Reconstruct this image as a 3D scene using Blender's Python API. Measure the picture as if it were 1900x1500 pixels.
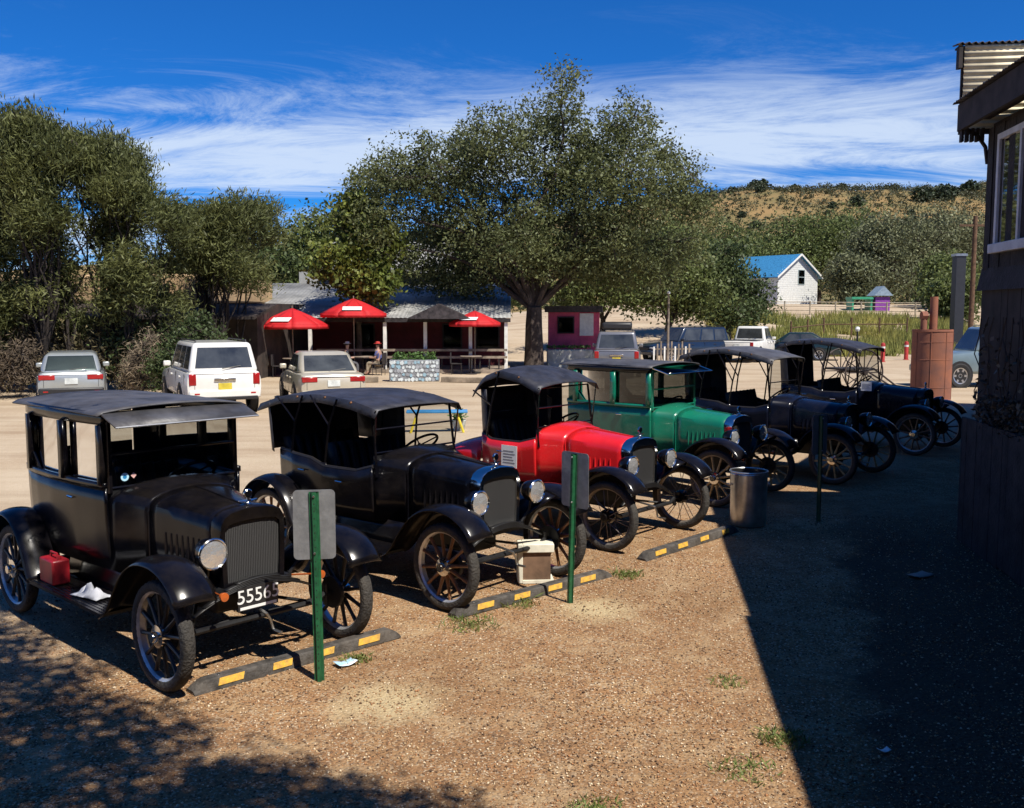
import bpy, math, random
import numpy as np
from mathutils import Vector, Matrix, noise as mnoise
R = math.radians
random.seed(7)
rng = np.random.default_rng(7)
scene = bpy.context.scene
for o in list(bpy.data.objects):
    bpy.data.objects.remove(o)
COL = scene.collection

# ------------------------------------------------------------------ camera
cam_d = bpy.data.cameras.new('camera'); cam = bpy.data.objects.new('camera', cam_d); COL.objects.link(cam)
cam.location = (0, 0, 2.55); cam.rotation_euler = (R(90 - 5.4), 0, 0)
cam_d.sensor_width = 36; cam_d.lens = 36 * 1800 / 1900
cam_d.clip_start = .05; cam_d.clip_end = 6000
scene.camera = cam
# ------------------------------------------------------------------ sky, sun, exposure
SUN = Vector((.43, -.53, 1.0)).normalized()
EL = math.asin(SUN.z); AZ = math.atan2(SUN.x, SUN.y)          # azimuth clockwise from +Y
world = bpy.data.worlds.new('World'); scene.world = world; world.use_nodes = True
nt = world.node_tree; nt.nodes.clear()
def wn(t, **k):
    n = nt.nodes.new(t)
    for a, b in k.items(): setattr(n, a, b)
    return n
wo = wn('ShaderNodeOutputWorld'); bg = wn('ShaderNodeBackground'); sky = wn('ShaderNodeTexSky')
sky.sky_type = 'NISHITA'; sky.sun_disc = False; sky.sun_elevation = EL; sky.sun_rotation = AZ
sky.altitude = 1700; sky.air_density = 1.0; sky.dust_density = .2; sky.ozone_density = 4.0
tint = wn('ShaderNodeMix', data_type='RGBA', blend_type='MULTIPLY'); tint.inputs[0].default_value = 1
tint.inputs[7].default_value = (.17, .90, 1.80, 1)
nt.links.new(sky.outputs[0], tint.inputs[6])
tc = wn('ShaderNodeTexCoord'); sep = wn('ShaderNodeSeparateXYZ'); nt.links.new(tc.outputs['Generated'], sep.inputs[0])
def wm(op, a, b=None, c=None):
    n = wn('ShaderNodeMath', operation=op)
    for i, q in enumerate((a, b, c)):
        if q is None: continue
        if isinstance(q, (int, float)): n.inputs[i].default_value = q
        else: nt.links.new(q, n.inputs[i])
    return n.outputs[0]
zz = wm('ADD', wm('MAXIMUM', sep.outputs[2], 0.0), .10)
comb = wn('ShaderNodeCombineXYZ')
nt.links.new(wm('DIVIDE', sep.outputs[0], zz), comb.inputs[0]); nt.links.new(wm('DIVIDE', sep.outputs[1], zz), comb.inputs[1])
def cloudnoise(scale, rot, loc, detail, rough, lac=2.1, dist=0.0):
    mp = wn('ShaderNodeMapping'); mp.inputs['Scale'].default_value = scale; mp.inputs['Rotation'].default_value = (0, 0, rot)
    mp.inputs['Location'].default_value = loc
    nt.links.new(comb.outputs[0], mp.inputs[0])
    n = wn('ShaderNodeTexNoise'); n.inputs['Scale'].default_value = 1; n.inputs['Detail'].default_value = detail
    n.inputs['Roughness'].default_value = rough; n.inputs['Lacunarity'].default_value = lac; n.inputs['Distortion'].default_value = dist
    nt.links.new(mp.outputs[0], n.inputs[0]); return n.outputs[0]
def ramp(x, a, b):
    n = wn('ShaderNodeMapRange', interpolation_type='SMOOTHSTEP'); n.inputs[1].default_value = a; n.inputs[2].default_value = b
    nt.links.new(x, n.inputs[0]); return n.outputs[0]
n1 = cloudnoise((.95, 1.9, 1), R(16), (8.1, 7.7, 0), 10, .72, 2.1, 1.8)      # fine cirrus fibres
n2 = cloudnoise((.30, .75, 1), R(-6), (0.6, 8.8, 0), 4, .55, 2.0, .5)      # large patches
band = ramp(sep.outputs[2], .275, .17)
cm = ramp(wm('ADD', wm('ADD', wm('MULTIPLY', n1, .75), wm('MULTIPLY', n2, 1.0)), wm('MULTIPLY', band, .22)), .91, 1.26)
cm = wm('MULTIPLY', wm('MULTIPLY', cm, wm('ADD', wm('MULTIPLY', band, .9), .1)), .82)
cl = wn('ShaderNodeMix', data_type='RGBA'); nt.links.new(cm, cl.inputs[0]); nt.links.new(tint.outputs[2], cl.inputs[6])
cl.inputs[7].default_value = (10.5, 12.2, 14.6, 1)
nt.links.new(cl.outputs[2], bg.inputs[0]); bg.inputs[1].default_value = .05
nt.links.new(bg.outputs[0], wo.inputs[0])
sd = bpy.data.lights.new('sun', 'SUN'); sd.energy = 5.0; sd.angle = R(.5); sd.color = (1, .94, .84)
so = bpy.data.objects.new('sun', sd); COL.objects.link(so); so.rotation_euler = (-SUN).to_track_quat('-Z', 'Y').to_euler()
so.location = (6, -8, 30)
vs = scene.view_settings; vs.view_transform = 'Standard'; vs.look = 'None'; vs.gamma = 1; vs.exposure = .46; vs.use_curve_mapping = False
scene.cycles.max_bounces = 6; scene.cycles.transparent_max_bounces = 16

# ------------------------------------------------------------------ materials
MATS = {}
def M(name, col, rough=.6, metal=0.0, var=.12, vscale=6.0, bump=0.0, bscale=40.0, coat=0.0, col2=None, island=0.0, translucent=0.0, spec=.5, rvar=0.0, dust=0.0):
    """procedural principled material: noise-mottled colour, optional bump, per-island tone, clear coat"""
    if name in MATS: return MATS[name]
    m = bpy.data.materials.new(name); m.use_nodes = True; t = m.node_tree; b = t.nodes['Principled BSDF']; o = t.nodes['Material Output']
    L = t.links
    tc = t.nodes.new('ShaderNodeTexCoord')
    nz = t.nodes.new('ShaderNodeTexNoise'); nz.inputs['Scale'].default_value = vscale; nz.inputs['Detail'].default_value = 5; nz.inputs['Roughness'].default_value = .6
    L.new(tc.outputs['Object'], nz.inputs[0])
    mx = t.nodes.new('ShaderNodeMix'); mx.data_type = 'RGBA'
    c2 = col2 if col2 else tuple(max(0, c * (1 - 2.2 * var)) for c in col)
    c1 = col if col2 else tuple(min(1, c * (1 + var)) for c in col)
    mx.inputs[6].default_value = (*c1, 1); mx.inputs[7].default_value = (*c2, 1)
    mr = t.nodes.new('ShaderNodeMapRange'); mr.inputs[1].default_value = .35; mr.inputs[2].default_value = .68
    L.new(nz.outputs[0], mr.inputs[0]); L.new(mr.outputs[0], mx.inputs[0])
    out = mx.outputs[2]
    if island:
        g = t.nodes.new('ShaderNodeNewGeometry'); r2 = t.nodes.new('ShaderNodeMapRange')
        r2.inputs[3].default_value = 1 - island; r2.inputs[4].default_value = 1 + island
        L.new(g.outputs['Random Per Island'], r2.inputs[0])
        h = t.nodes.new('ShaderNodeHueSaturation'); L.new(out, h.inputs['Color']); L.new(r2.outputs[0], h.inputs['Value'])
        out = h.outputs[0]
    if dust:
        dn = t.nodes.new('ShaderNodeTexNoise'); dn.inputs['Scale'].default_value = 2.3; dn.inputs['Detail'].default_value = 8; dn.inputs['Roughness'].default_value = .72
        L.new(tc.outputs['Object'], dn.inputs[0]); dr = t.nodes.new('ShaderNodeMapRange'); dr.inputs[1].default_value = .42; dr.inputs[2].default_value = .75; dr.inputs[4].default_value = dust
        L.new(dn.outputs[0], dr.inputs[0]); dm = t.nodes.new('ShaderNodeMix'); dm.data_type = 'RGBA'; L.new(dr.outputs[0], dm.inputs[0]); L.new(out, dm.inputs[6]); dm.inputs[7].default_value = (.26, .20, .14, 1); out = dm.outputs[2]
    L.new(out, b.inputs['Base Color'])
    b.inputs['Roughness'].default_value = rough; b.inputs['Metallic'].default_value = metal; b.inputs['Specular IOR Level'].default_value = spec
    if rvar:
        rr = t.nodes.new('ShaderNodeMapRange'); rr.inputs[3].default_value = max(.02, rough - rvar); rr.inputs[4].default_value = rough + rvar
        L.new(nz.outputs[0], rr.inputs[0]); L.new(rr.outputs[0], b.inputs['Roughness'])
    if coat:
        b.inputs['Coat Weight'].default_value = coat; b.inputs['Coat Roughness'].default_value = .06
    if bump:
        bz = t.nodes.new('ShaderNodeTexNoise'); bz.inputs['Scale'].default_value = bscale; bz.inputs['Detail'].default_value = 4
        L.new(tc.outputs['Object'], bz.inputs[0])
        bp = t.nodes.new('ShaderNodeBump'); bp.inputs['Strength'].default_value = bump; bp.inputs['Distance'].default_value = .02
        L.new(bz.outputs[0], bp.inputs['Height']); L.new(bp.outputs[0], b.inputs['Normal'])
    if translucent:
        tr = t.nodes.new('ShaderNodeBsdfTranslucent'); L.new(out, tr.inputs[0])
        ms = t.nodes.new('ShaderNodeMixShader'); ms.inputs[0].default_value = translucent
        L.new(b.outputs[0], ms.inputs[1]); L.new(tr.outputs[0], ms.inputs[2]); L.new(ms.outputs[0], o.inputs[0])
    MATS[name] = m; return m
def glass(name, tintc=(.9, .92, .9), trans=.8, rough=.03, refl=.9):
    if name in MATS: return MATS[name]
    m = bpy.data.materials.new(name); m.use_nodes = True; t = m.node_tree; t.nodes.clear()
    o = t.nodes.new('ShaderNodeOutputMaterial'); a = t.nodes.new('ShaderNodeBsdfTransparent'); a.inputs[0].default_value = (*[c * trans for c in tintc], 1)
    g = t.nodes.new('ShaderNodeBsdfGlossy'); g.inputs['Roughness'].default_value = rough; g.inputs[0].default_value = (refl, refl, refl, 1)
    f = t.nodes.new('ShaderNodeFresnel'); f.inputs[0].default_value = 1.5
    x = t.nodes.new('ShaderNodeMixShader'); t.links.new(f.outputs[0], x.inputs[0]); t.links.new(a.outputs[0], x.inputs[1]); t.links.new(g.outputs[0], x.inputs[2])
    t.links.new(x.outputs[0], o.inputs[0]); MATS[name] = m; return m

# ------------------------------------------------------------------ mesh helpers
def link_mesh(name, me, mat, parent=None):
    o = bpy.data.objects.new(name, me); COL.objects.link(o)
    if mat: me.materials.append(mat)
    if parent: o.parent = parent
    return o
def arrays_mesh(name, V, F, smooth=False):
    """fast mesh from numpy arrays, F (n,3) or (n,4)"""
    me = bpy.data.meshes.new(name); V = np.asarray(V, np.float32); F = np.asarray(F, np.int32); k = F.shape[1]
    me.vertices.add(len(V)); me.vertices.foreach_set('co', V.ravel())
    me.loops.add(F.size); me.loops.foreach_set('vertex_index', F.ravel())
    me.polygons.add(len(F)); me.polygons.foreach_set('loop_start', np.arange(len(F), dtype=np.int32) * k)
    try: me.polygons.foreach_set('loop_total', np.full(len(F), k, np.int32))
    except Exception: pass
    me.update(calc_edges=True); me.validate()
    if smooth: me.polygons.foreach_set('use_smooth', np.ones(len(me.polygons), bool))
    return me
class G:
    def __init__(s): s.v = []; s.f = []
    def add(s, V, F):
        n = len(s.v); s.v += [tuple(p) for p in V]; s.f += [tuple(i + n for i in q) for q in F]; return s
    def box(s, x0, x1, y0, y1, z0, z1, m=None):
        V = [(x, y, z) for z in (z0, z1) for y in (y0, y1) for x in (x0, x1)]
        if m: V = [m @ Vector(p) for p in V]
        return s.add(V, [(0, 2, 3, 1), (4, 5, 7, 6), (0, 1, 5, 4), (1, 3, 7, 5), (3, 2, 6, 7), (2, 0, 4, 6)])
    def hexa(s, V):
        return s.add(V, [(0, 2, 3, 1), (4, 5, 7, 6), (0, 1, 5, 4), (1, 3, 7, 5), (3, 2, 6, 7), (2, 0, 4, 6)])
    def tube(s, pts, r, n=6, caps=True):
        pts = [Vector(p) for p in pts]; rs = r if isinstance(r, (list, tuple)) else [r] * len(pts)
        V = []; F = []; up = None
        for i, p in enumerate(pts):
            d = (pts[min(i + 1, len(pts) - 1)] - pts[max(i - 1, 0)])
            d = d.normalized() if d.length > 1e-9 else Vector((0, 0, 1))
            if up is None:
                up = Vector((0, 0, 1)) if abs(d.z) < .9 else Vector((1, 0, 0))
            a = d.cross(up)
            a = a.normalized() if a.length > 1e-6 else d.orthogonal().normalized()
            up = a.cross(d).normalized()
            for k in range(n):
                t = 2 * math.pi * k / n; V.append(p + (a * math.cos(t) + up * math.sin(t)) * rs[i])
        for i in range(len(pts) - 1):
            for k in range(n):
                k2 = (k + 1) % n; F.append((i * n + k, i * n + k2, (i + 1) * n + k2, (i + 1) * n + k))
        if caps:
            F.append(tuple(range(n - 1, -1, -1))); F.append(tuple(range((len(pts) - 1) * n, len(pts) * n)))
        return s.add(V, F)
    def lathe(s, prof, n=24, m=None, closed=False):
        """prof: list of (radius, height) about local z"""
        V = []; F = []; k = len(prof)
        for j in range(n):
            t = 2 * math.pi * j / n
            for r, h in prof: V.append(Vector((r * math.cos(t), r * math.sin(t), h)))
        for j in range(n):
            j2 = (j + 1) % n
            for i in range(k if closed else k - 1):
                i2 = (i + 1) % k
                F.append((j * k + i, j2 * k + i, j2 * k + i2, j * k + i2))
        if m: V = [m @ p for p in V]
        return s.add(V, F)
    def grid(s, fn, us, vs):
        V = [fn(u, v) for u in us for v in vs]; n = len(vs)
        F = [(i * n + j, (i + 1) * n + j, (i + 1) * n + j + 1, i * n + j + 1) for i in range(len(us) - 1) for j in range(n - 1)]
        return s.add(V, F)
    def prism(s, poly, h0, h1, m=None):
        """polygon in xy extruded h0..h1 in z"""
        n = len(poly); V = [Vector((p[0], p[1], h0)) for p in poly] + [Vector((p[0], p[1], h1)) for p in poly]
        if m: V = [m @ p for p in V]
        return s.add(V, [tuple(range(n - 1, -1, -1)), tuple(range(n, 2 * n))] + [(i, (i + 1) % n, n + (i + 1) % n, n + i) for i in range(n)])
    def build(s, name, mat, parent=None, smooth=38, solid=None, bevel=None, off=0.0):
        me = bpy.data.meshes.new(name); me.from_pydata([tuple(p) for p in s.v], [], s.f); me.update()
        if smooth:
            me.shade_smooth(); me.set_sharp_from_angle(angle=R(smooth))
        o = link_mesh(name, me, mat, parent)
        if solid:
            md = o.modifiers.new('solid', 'SOLIDIFY'); md.thickness = solid; md.offset = off
        if bevel:
            md = o.modifiers.new('bevel', 'BEVEL'); md.width = bevel; md.segments = 2; md.limit_method = 'ANGLE'; md.angle_limit = R(40)
        return o
def XF(loc=(0, 0, 0), rz=0, ry=0, rx=0):
    return Matrix.Translation(Vector(loc)) @ Matrix.Rotation(rz, 4, 'Z') @ Matrix.Rotation(ry, 4, 'Y') @ Matrix.Rotation(rx, 4, 'X')
def thing(name, label, cat, loc=(0, 0, 0), rz=0.0, group=None):
    o = bpy.data.objects.new(name, None); COL.objects.link(o); o.location = loc; o.rotation_euler = (0, 0, rz)
    o.empty_display_size = .2
    return tag(o, label, cat, group)
def tag(o, label=None, cat=None, group=None, kind=None):
    if label: o['label'] = label
    if cat: o['category'] = cat
    if group: o['group'] = group
    if kind: o['kind'] = kind
    return o
def dup(root, loc=None, rz=None, parent=None):
    c = root.copy(); COL.objects.link(c); c.parent = parent
    if loc is not None: c.location = loc
    if rz is not None: c.rotation_euler = (0, 0, rz)
    for ch in list(root.children): dup(ch, parent=c)
    return c
def lin(a, b, n): return [a + (b - a) * i / (n - 1) for i in range(n)]
def interp(x, xs, ys): return float(np.interp(x, xs, ys))

# common materials
BLACKPAINT = M('black_enamel', (.003, .003, .005), .22, coat=.12, var=.3, vscale=3, rvar=.08, spec=.25, dust=.05)
BLACKMAT = M('black_chassis_paint', (.010, .010, .011), .5, var=.3)
RUBBER = M('tyre_rubber', (.030, .028, .026), .8, var=.35, vscale=14, bump=.8, bscale=55, col2=(.055, .048, .040))
CHROME = M('nickel_plate', (.72, .70, .66), .14, metal=1, var=.05)
STEEL = M('brushed_steel', (.45, .45, .44), .4, metal=1, var=.1)
LEATHER = M('black_leather', (.012, .010, .010), .55, bump=.3, bscale=25)
GLASS = glass('window_glass')
DARKGLASS = glass('tinted_glass', (.34, .36, .34), .5, .05, .45)
WHITEPAPER = M('white_paper', (.8, .8, .78), .7, var=.03)
# ================================================================== SETTING: ground, hill
def sstep(a, b, x):
    t = np.clip((np.asarray(x, float) - a) / (b - a), 0, 1); return t * t * (3 - 2 * t)
def hgt(x, y):
    x = np.asarray(x, float); y = np.asarray(y, float)
    z = 3.3 * sstep(54, 92, y) * sstep(-30, 14, x)
    z = z + .010 * np.sin(1.3 * x + .7 * y) * np.sin(.9 * y - .4 * x)
    return z
def ground_material():
    m = bpy.data.materials.new('gravel_dirt'); m.use_nodes = True; t = m.node_tree; b = t.nodes['Principled BSDF']; L = t.links
    tc = t.nodes.new('ShaderNodeTexCoord'); P = tc.outputs['Object']
    def nz(scale, det=5, rough=.6):
        n = t.nodes.new('ShaderNodeTexNoise'); n.inputs['Scale'].default_value = scale; n.inputs['Detail'].default_value = det; n.inputs['Roughness'].default_value = rough
        L.new(P, n.inputs[0]); return n.outputs[0]
    def rg(x, a, b2, lo=0, hi=1):
        n = t.nodes.new('ShaderNodeMapRange'); n.inputs[1].default_value = a; n.inputs[2].default_value = b2; n.inputs[3].default_value = lo; n.inputs[4].default_value = hi
        L.new(x, n.inputs[0]); return n.outputs[0]
    def mix(fac, a, c, mode='MIX'):
        n = t.nodes.new('ShaderNodeMix'); n.data_type = 'RGBA'; n.blend_type = mode
        if isinstance(fac, float): n.inputs[0].default_value = fac
        else: L.new(fac, n.inputs[0])
        for s, q in ((6, a), (7, c)):
            if isinstance(q, tuple): n.inputs[s].default_value = (*q, 1)
            else: L.new(q, n.inputs[s])
        return n.outputs[2]
    def vor(scale, out='Color', feat='F1'):
        n = t.nodes.new('ShaderNodeTexVoronoi'); n.inputs['Scale'].default_value = scale; n.feature = feat; L.new(P, n.inputs[0]); return n.outputs[out]
    c = mix(rg(nz(.7), .35, .65), (.345, .193, .092), (.265, .139, .064))
    c = mix(rg(nz(3.2), .45, .7), c, (.40, .25, .122))
    sp = t.nodes.new('ShaderNodeSeparateColor'); L.new(vor(46), sp.inputs[0])
    c = mix(rg(sp.outputs[0], .90, .92, 0, .8), c, (.46, .35, .23)); c = mix(rg(sp.outputs[1], .90, .92, 0, .8), c, (.11, .062, .038)); c = mix(rg(nz(60, 4, .7), .52, .72, 0, .7), c, (.17, .095, .05)); c = mix(rg(nz(85, 4, .7), .56, .75, 0, .6), c, (.52, .39, .24))
    sp2 = t.nodes.new('ShaderNodeSeparateColor'); L.new(vor(90), sp2.inputs[0])
    c = mix(rg(sp2.outputs[0], .90, .92), c, (.50, .40, .28)); c = mix(rg(sp2.outputs[1], .88, .90), c, (.11, .065, .04))
    c = mix(rg(nz(.45, 6, .65), .38, .62, .55, 0), c, (.21, .125, .062)); c = mix(rg(nz(1.6, 6, .7), .50, .66, 0, .45), c, (.44, .32, .19))
    # pale packed dirt of the parking lot beyond the row of cars
    sx = t.nodes.new('ShaderNodeSeparateXYZ'); L.new(P, sx.inputs[0])
    wob = t.nodes.new('ShaderNodeMath'); wob.operation = 'ADD'; L.new(sx.outputs[1], wob.inputs[0])
    w2 = t.nodes.new('ShaderNodeMath'); w2.operation = 'MULTIPLY'; L.new(nz(.35), w2.inputs[0]); w2.inputs[1].default_value = 5; L.new(w2.outputs[0], wob.inputs[1])
    diag = t.nodes.new('ShaderNodeMath'); diag.operation = 'MULTIPLY_ADD'; L.new(sx.outputs[0], diag.inputs[0]); diag.inputs[1].default_value = -.95; L.new(wob.outputs[0], diag.inputs[2])
    lot = mix(rg(nz(.5), .35, .7), (.46, .37, .26), (.38, .285, .19))
    lot = mix(rg(nz(14), .5, .8), lot, (.52, .43, .32))
    mp = t.nodes.new('ShaderNodeMapping'); mp.inputs['Rotation'].default_value = (0, 0, R(38)); mp.inputs['Scale'].default_value = (.10, 1.1, 1); L.new(P, mp.inputs[0])
    tr = t.nodes.new('ShaderNodeTexNoise'); tr.inputs['Scale'].default_value = 1; tr.inputs['Detail'].default_value = 6; tr.inputs['Roughness'].default_value = .7; L.new(mp.outputs[0], tr.inputs[0])
    lot = mix(rg(tr.outputs[0], .48, .62, 0, .55), lot, (.27, .19, .12))      # worn tyre tracks
    lot = mix(rg(nz(.18, 5, .6), .52, .68, 0, .5), lot, (.55, .46, .34))
    c = mix(rg(diag.outputs[0], 12.0, 16.0), c, lot)
    # shade beside the board building deepened in the ground colour, with a ragged edge
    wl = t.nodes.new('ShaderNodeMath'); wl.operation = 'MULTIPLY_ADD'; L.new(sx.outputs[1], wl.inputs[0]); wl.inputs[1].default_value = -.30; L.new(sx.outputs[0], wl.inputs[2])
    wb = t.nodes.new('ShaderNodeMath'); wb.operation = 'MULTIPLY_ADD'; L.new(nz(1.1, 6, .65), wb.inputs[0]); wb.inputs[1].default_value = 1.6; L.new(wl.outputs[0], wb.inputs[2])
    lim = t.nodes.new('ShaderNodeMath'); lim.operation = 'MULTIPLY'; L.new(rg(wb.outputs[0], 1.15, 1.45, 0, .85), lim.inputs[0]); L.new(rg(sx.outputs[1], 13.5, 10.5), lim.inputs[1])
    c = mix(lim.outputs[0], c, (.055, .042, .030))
    # pale spilled sand beside the sign posts
    for (px, py, r) in ((-.82, 6.15, .52), (.72, 8.15, .50)):
        v = t.nodes.new('ShaderNodeVectorMath'); v.operation = 'DISTANCE'; L.new(P, v.inputs[0]); v.inputs[1].default_value = (px, py, 0)
        w = t.nodes.new('ShaderNodeMath'); w.operation = 'MULTIPLY_ADD'; L.new(nz(6, 6, .7), w.inputs[0]); w.inputs[1].default_value = .55; L.new(v.outputs['Value'], w.inputs[2])
        c = mix(rg(w.outputs[0], r + .22, r * .55 + .1, 0, .75), c, (.50, .40, .23))
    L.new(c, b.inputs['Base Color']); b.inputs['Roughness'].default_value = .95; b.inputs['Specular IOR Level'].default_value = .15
    v2 = t.nodes.new('ShaderNodeTexVoronoi'); v2.inputs['Scale'].default_value = 46; L.new(P, v2.inputs[0])
    add = t.nodes.new('ShaderNodeMath'); add.operation = 'ADD'
    sc = t.nodes.new('ShaderNodeMath'); sc.operation = 'MULTIPLY'; L.new(v2.outputs['Distance'], sc.inputs[0]); sc.inputs[1].default_value = -1.0
    L.new(sc.outputs[0], add.inputs[0]); L.new(nz(30, 6, .7), add.inputs[1])
    bp = t.nodes.new('ShaderNodeBump'); bp.inputs['Strength'].default_value = .55; bp.inputs['Distance'].default_value = .02
    L.new(add.outputs[0], bp.inputs['Height']); L.new(bp.outputs[0], b.inputs['Normal'])
    return m
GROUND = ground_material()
xs = np.concatenate([np.linspace(-1500, -80, 18), np.linspace(-70, 70, 141), np.linspace(80, 1500, 18)])
ys = np.concatenate([np.linspace(-300, -20, 10), np.linspace(-15, 110, 126), np.linspace(120, 3000, 24)])
X, Y = np.meshgrid(xs, ys, indexing='ij'); Z = hgt(X, Y)
nx, ny = X.shape; idx = np.arange(nx * ny).reshape(nx, ny)
F = np.stack([idx[:-1, :-1], idx[1:, :-1], idx[1:, 1:], idx[:-1, 1:]], -1).reshape(-1, 4)
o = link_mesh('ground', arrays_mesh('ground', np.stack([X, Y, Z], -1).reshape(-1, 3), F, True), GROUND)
tag(o, 'tan gravel and packed dirt ground of the car park', kind='structure')

def fbm(x, y, s, seed=0.0, o=4):
    return mnoise.fractal(Vector((x * s + seed, y * s - seed, seed)), 1.0, 2.0, o)
def hill_z(x, y):
    # ridge seen from the lot: low on the far left, even crest, nearer shoulder on the right
    rh = interp(x, [-400, -120, -20, 40, 60, 95, 112, 122, 150, 260, 420], [8, 14, 22, 32.5, 35.5, 34.8, 33.0, 34.6, 44, 54, 46])
    s = float(sstep(118, 268, y)) - .55 * float(sstep(300, 640, y))
    z = 3.0 + (rh - 3) * s
    return z + 1.5 * fbm(x, y, .02, 3.3) * min(1, max(0, (y - 115) / 40)) + .5 * fbm(x, y, .09, 9.1) * min(1, max(0, (y - 115) / 40)) - .4 - 4.0 * (1 - float(sstep(100, 122, y))) - 4.0 * (1 - float(sstep(100, 122, y)))
hx = np.linspace(-330, 420, 190); hy = np.linspace(104, 640, 120)
V = [(x, y, hill_z(x, y)) for x in hx for y in hy]; n = len(hy)
F = [(i * n + j, (i + 1) * n + j, (i + 1) * n + j + 1, i * n + j + 1) for i in range(len(hx) - 1) for j in range(n - 1)]
HILL = M('dry_grass_hillside', (.27, .175, .075), .95, var=.3, vscale=.11, col2=(.13, .12, .050), bump=1.0, bscale=.9, spec=.1, dust=.25)
o = link_mesh('hill', arrays_mesh('hill', V, F, True), HILL)
tag(o, 'dry orange hillside behind the trees', kind='structure')

# pebbles lying on the near gravel (stuff): low octahedra, each with its own tone
def pebble_field(name, n, label):
    y = 3.6 + 8.4 * rng.random(n) ** 1.25
    x = (rng.random(n) * 2 - 1) * (y * .56 + .3)
    r = .0030 + .0095 * rng.random(n) ** 3.0
    # fewer stones where the wheels run
    z = hgt(x, y) + r * .25
    base = np.array([(1, 0, 0), (-.5, .87, 0), (-.5, -.87, 0), (.1, .1, .75), (0, 0, -.6)])
    rot = rng.random(n) * 6.283; c, s = np.cos(rot), np.sin(rot)
    sx = .8 + .5 * rng.random(n); sz = .6 + .5 * rng.random(n)
    B = base[None] * (1 + .35 * (rng.random((n, 5, 1)) - .5))
    VX = (B[:, :, 0] * c[:, None] * sx[:, None] - B[:, :, 1] * s[:, None]) * r[:, None] + x[:, None]
    VY = (B[:, :, 0] * s[:, None] * sx[:, None] + B[:, :, 1] * c[:, None]) * r[:, None] + y[:, None]
    VZ = B[:, :, 2] * (r * sz)[:, None] + z[:, None]
    V = np.stack([VX, VY, VZ], -1).reshape(-1, 3)
    f = np.array([(0, 1, 3), (1, 2, 3), (2, 0, 3), (1, 0, 4), (2, 1, 4), (0, 2, 4)])
    F = (f[None] + (np.arange(n) * 5)[:, None, None]).reshape(-1, 3)
    m = bpy.data.materials.new('gravel_stone'); m.use_nodes = True; t = m.node_tree; b = t.nodes['Principled BSDF']
    g = t.nodes.new('ShaderNodeNewGeometry'); cr = t.nodes.new('ShaderNodeValToRGB'); cr.color_ramp.interpolation = 'CONSTANT'
    cols = [(.34, .20, .095), (.28, .15, .07), (.50, .35, .19), (.075, .040, .022), (.37, .175, .075), (.66, .53, .36), (.17, .10, .055)]
    el = cr.color_ramp.elements
    el[0].position = 0; el[0].color = (*cols[0], 1); el[1].position = 1 / 7; el[1].color = (*cols[1], 1)
    for i in range(2, 7):
        e = el.new(i / 7); e.color = (*cols[i], 1)
    t.links.new(g.outputs['Random Per Island'], cr.inputs[0]); t.links.new(cr.outputs[0], b.inputs['Base Color']); b.inputs['Roughness'].default_value = .9
    o = link_mesh(name, arrays_mesh(name, V, F), m); tag(o, label, 'gravel', kind='stuff')
pebble_field('gravel', 110000, 'loose reddish gravel stones on the open ground')

# ------------------------------------------------------------------ foliage helpers
def leaf_quads(C, ln, wd, up=0.0, seed=0, curl=.25, aim=None):
    """C (n,3) centres; diamond leaves, random facing; up pulls the leaf axis upward"""
    n = len(C); r = np.random.default_rng(seed)
    ax = r.normal(size=(n, 3)); 
    if aim is not None: ax = ax * .55 + aim
    ax[:, 2] += up; ax /= np.linalg.norm(ax, axis=1, keepdims=True)
    sd = np.cross(ax, r.normal(size=(n, 3))); sd /= np.linalg.norm(sd, axis=1, keepdims=True) + 1e-9
    nn = np.cross(ax, sd)
    L = (ln * (.6 + .8 * r.random((n, 1)))); W = (wd * (.6 + .8 * r.random((n, 1))))
    V = np.stack([C - ax * L / 2, C + sd * W / 2 + nn * L * curl * .3, C + ax * L / 2, C - sd * W / 2 + nn * L * curl * .3], 1).reshape(-1, 3)
    F = np.arange(n * 4).reshape(-1, 4)
    return V, F
def blob_points(blobs, n, r, outward=2.4):
    vol = np.array([b[3] * b[4] * b[5] for b in blobs]) ** .8; p = vol / vol.sum()
    k = r.choice(len(blobs), n, p=p); B = np.array(blobs)[k]
    d = r.normal(size=(n, 3)); d /= np.linalg.norm(d, axis=1, keepdims=True)
    rad = r.random((n, 1)) ** (1 / outward)
    return B[:, :3] + d * rad * B[:, 3:6] * (1 + .10 * r.normal(size=(n, 1))), k
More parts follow.
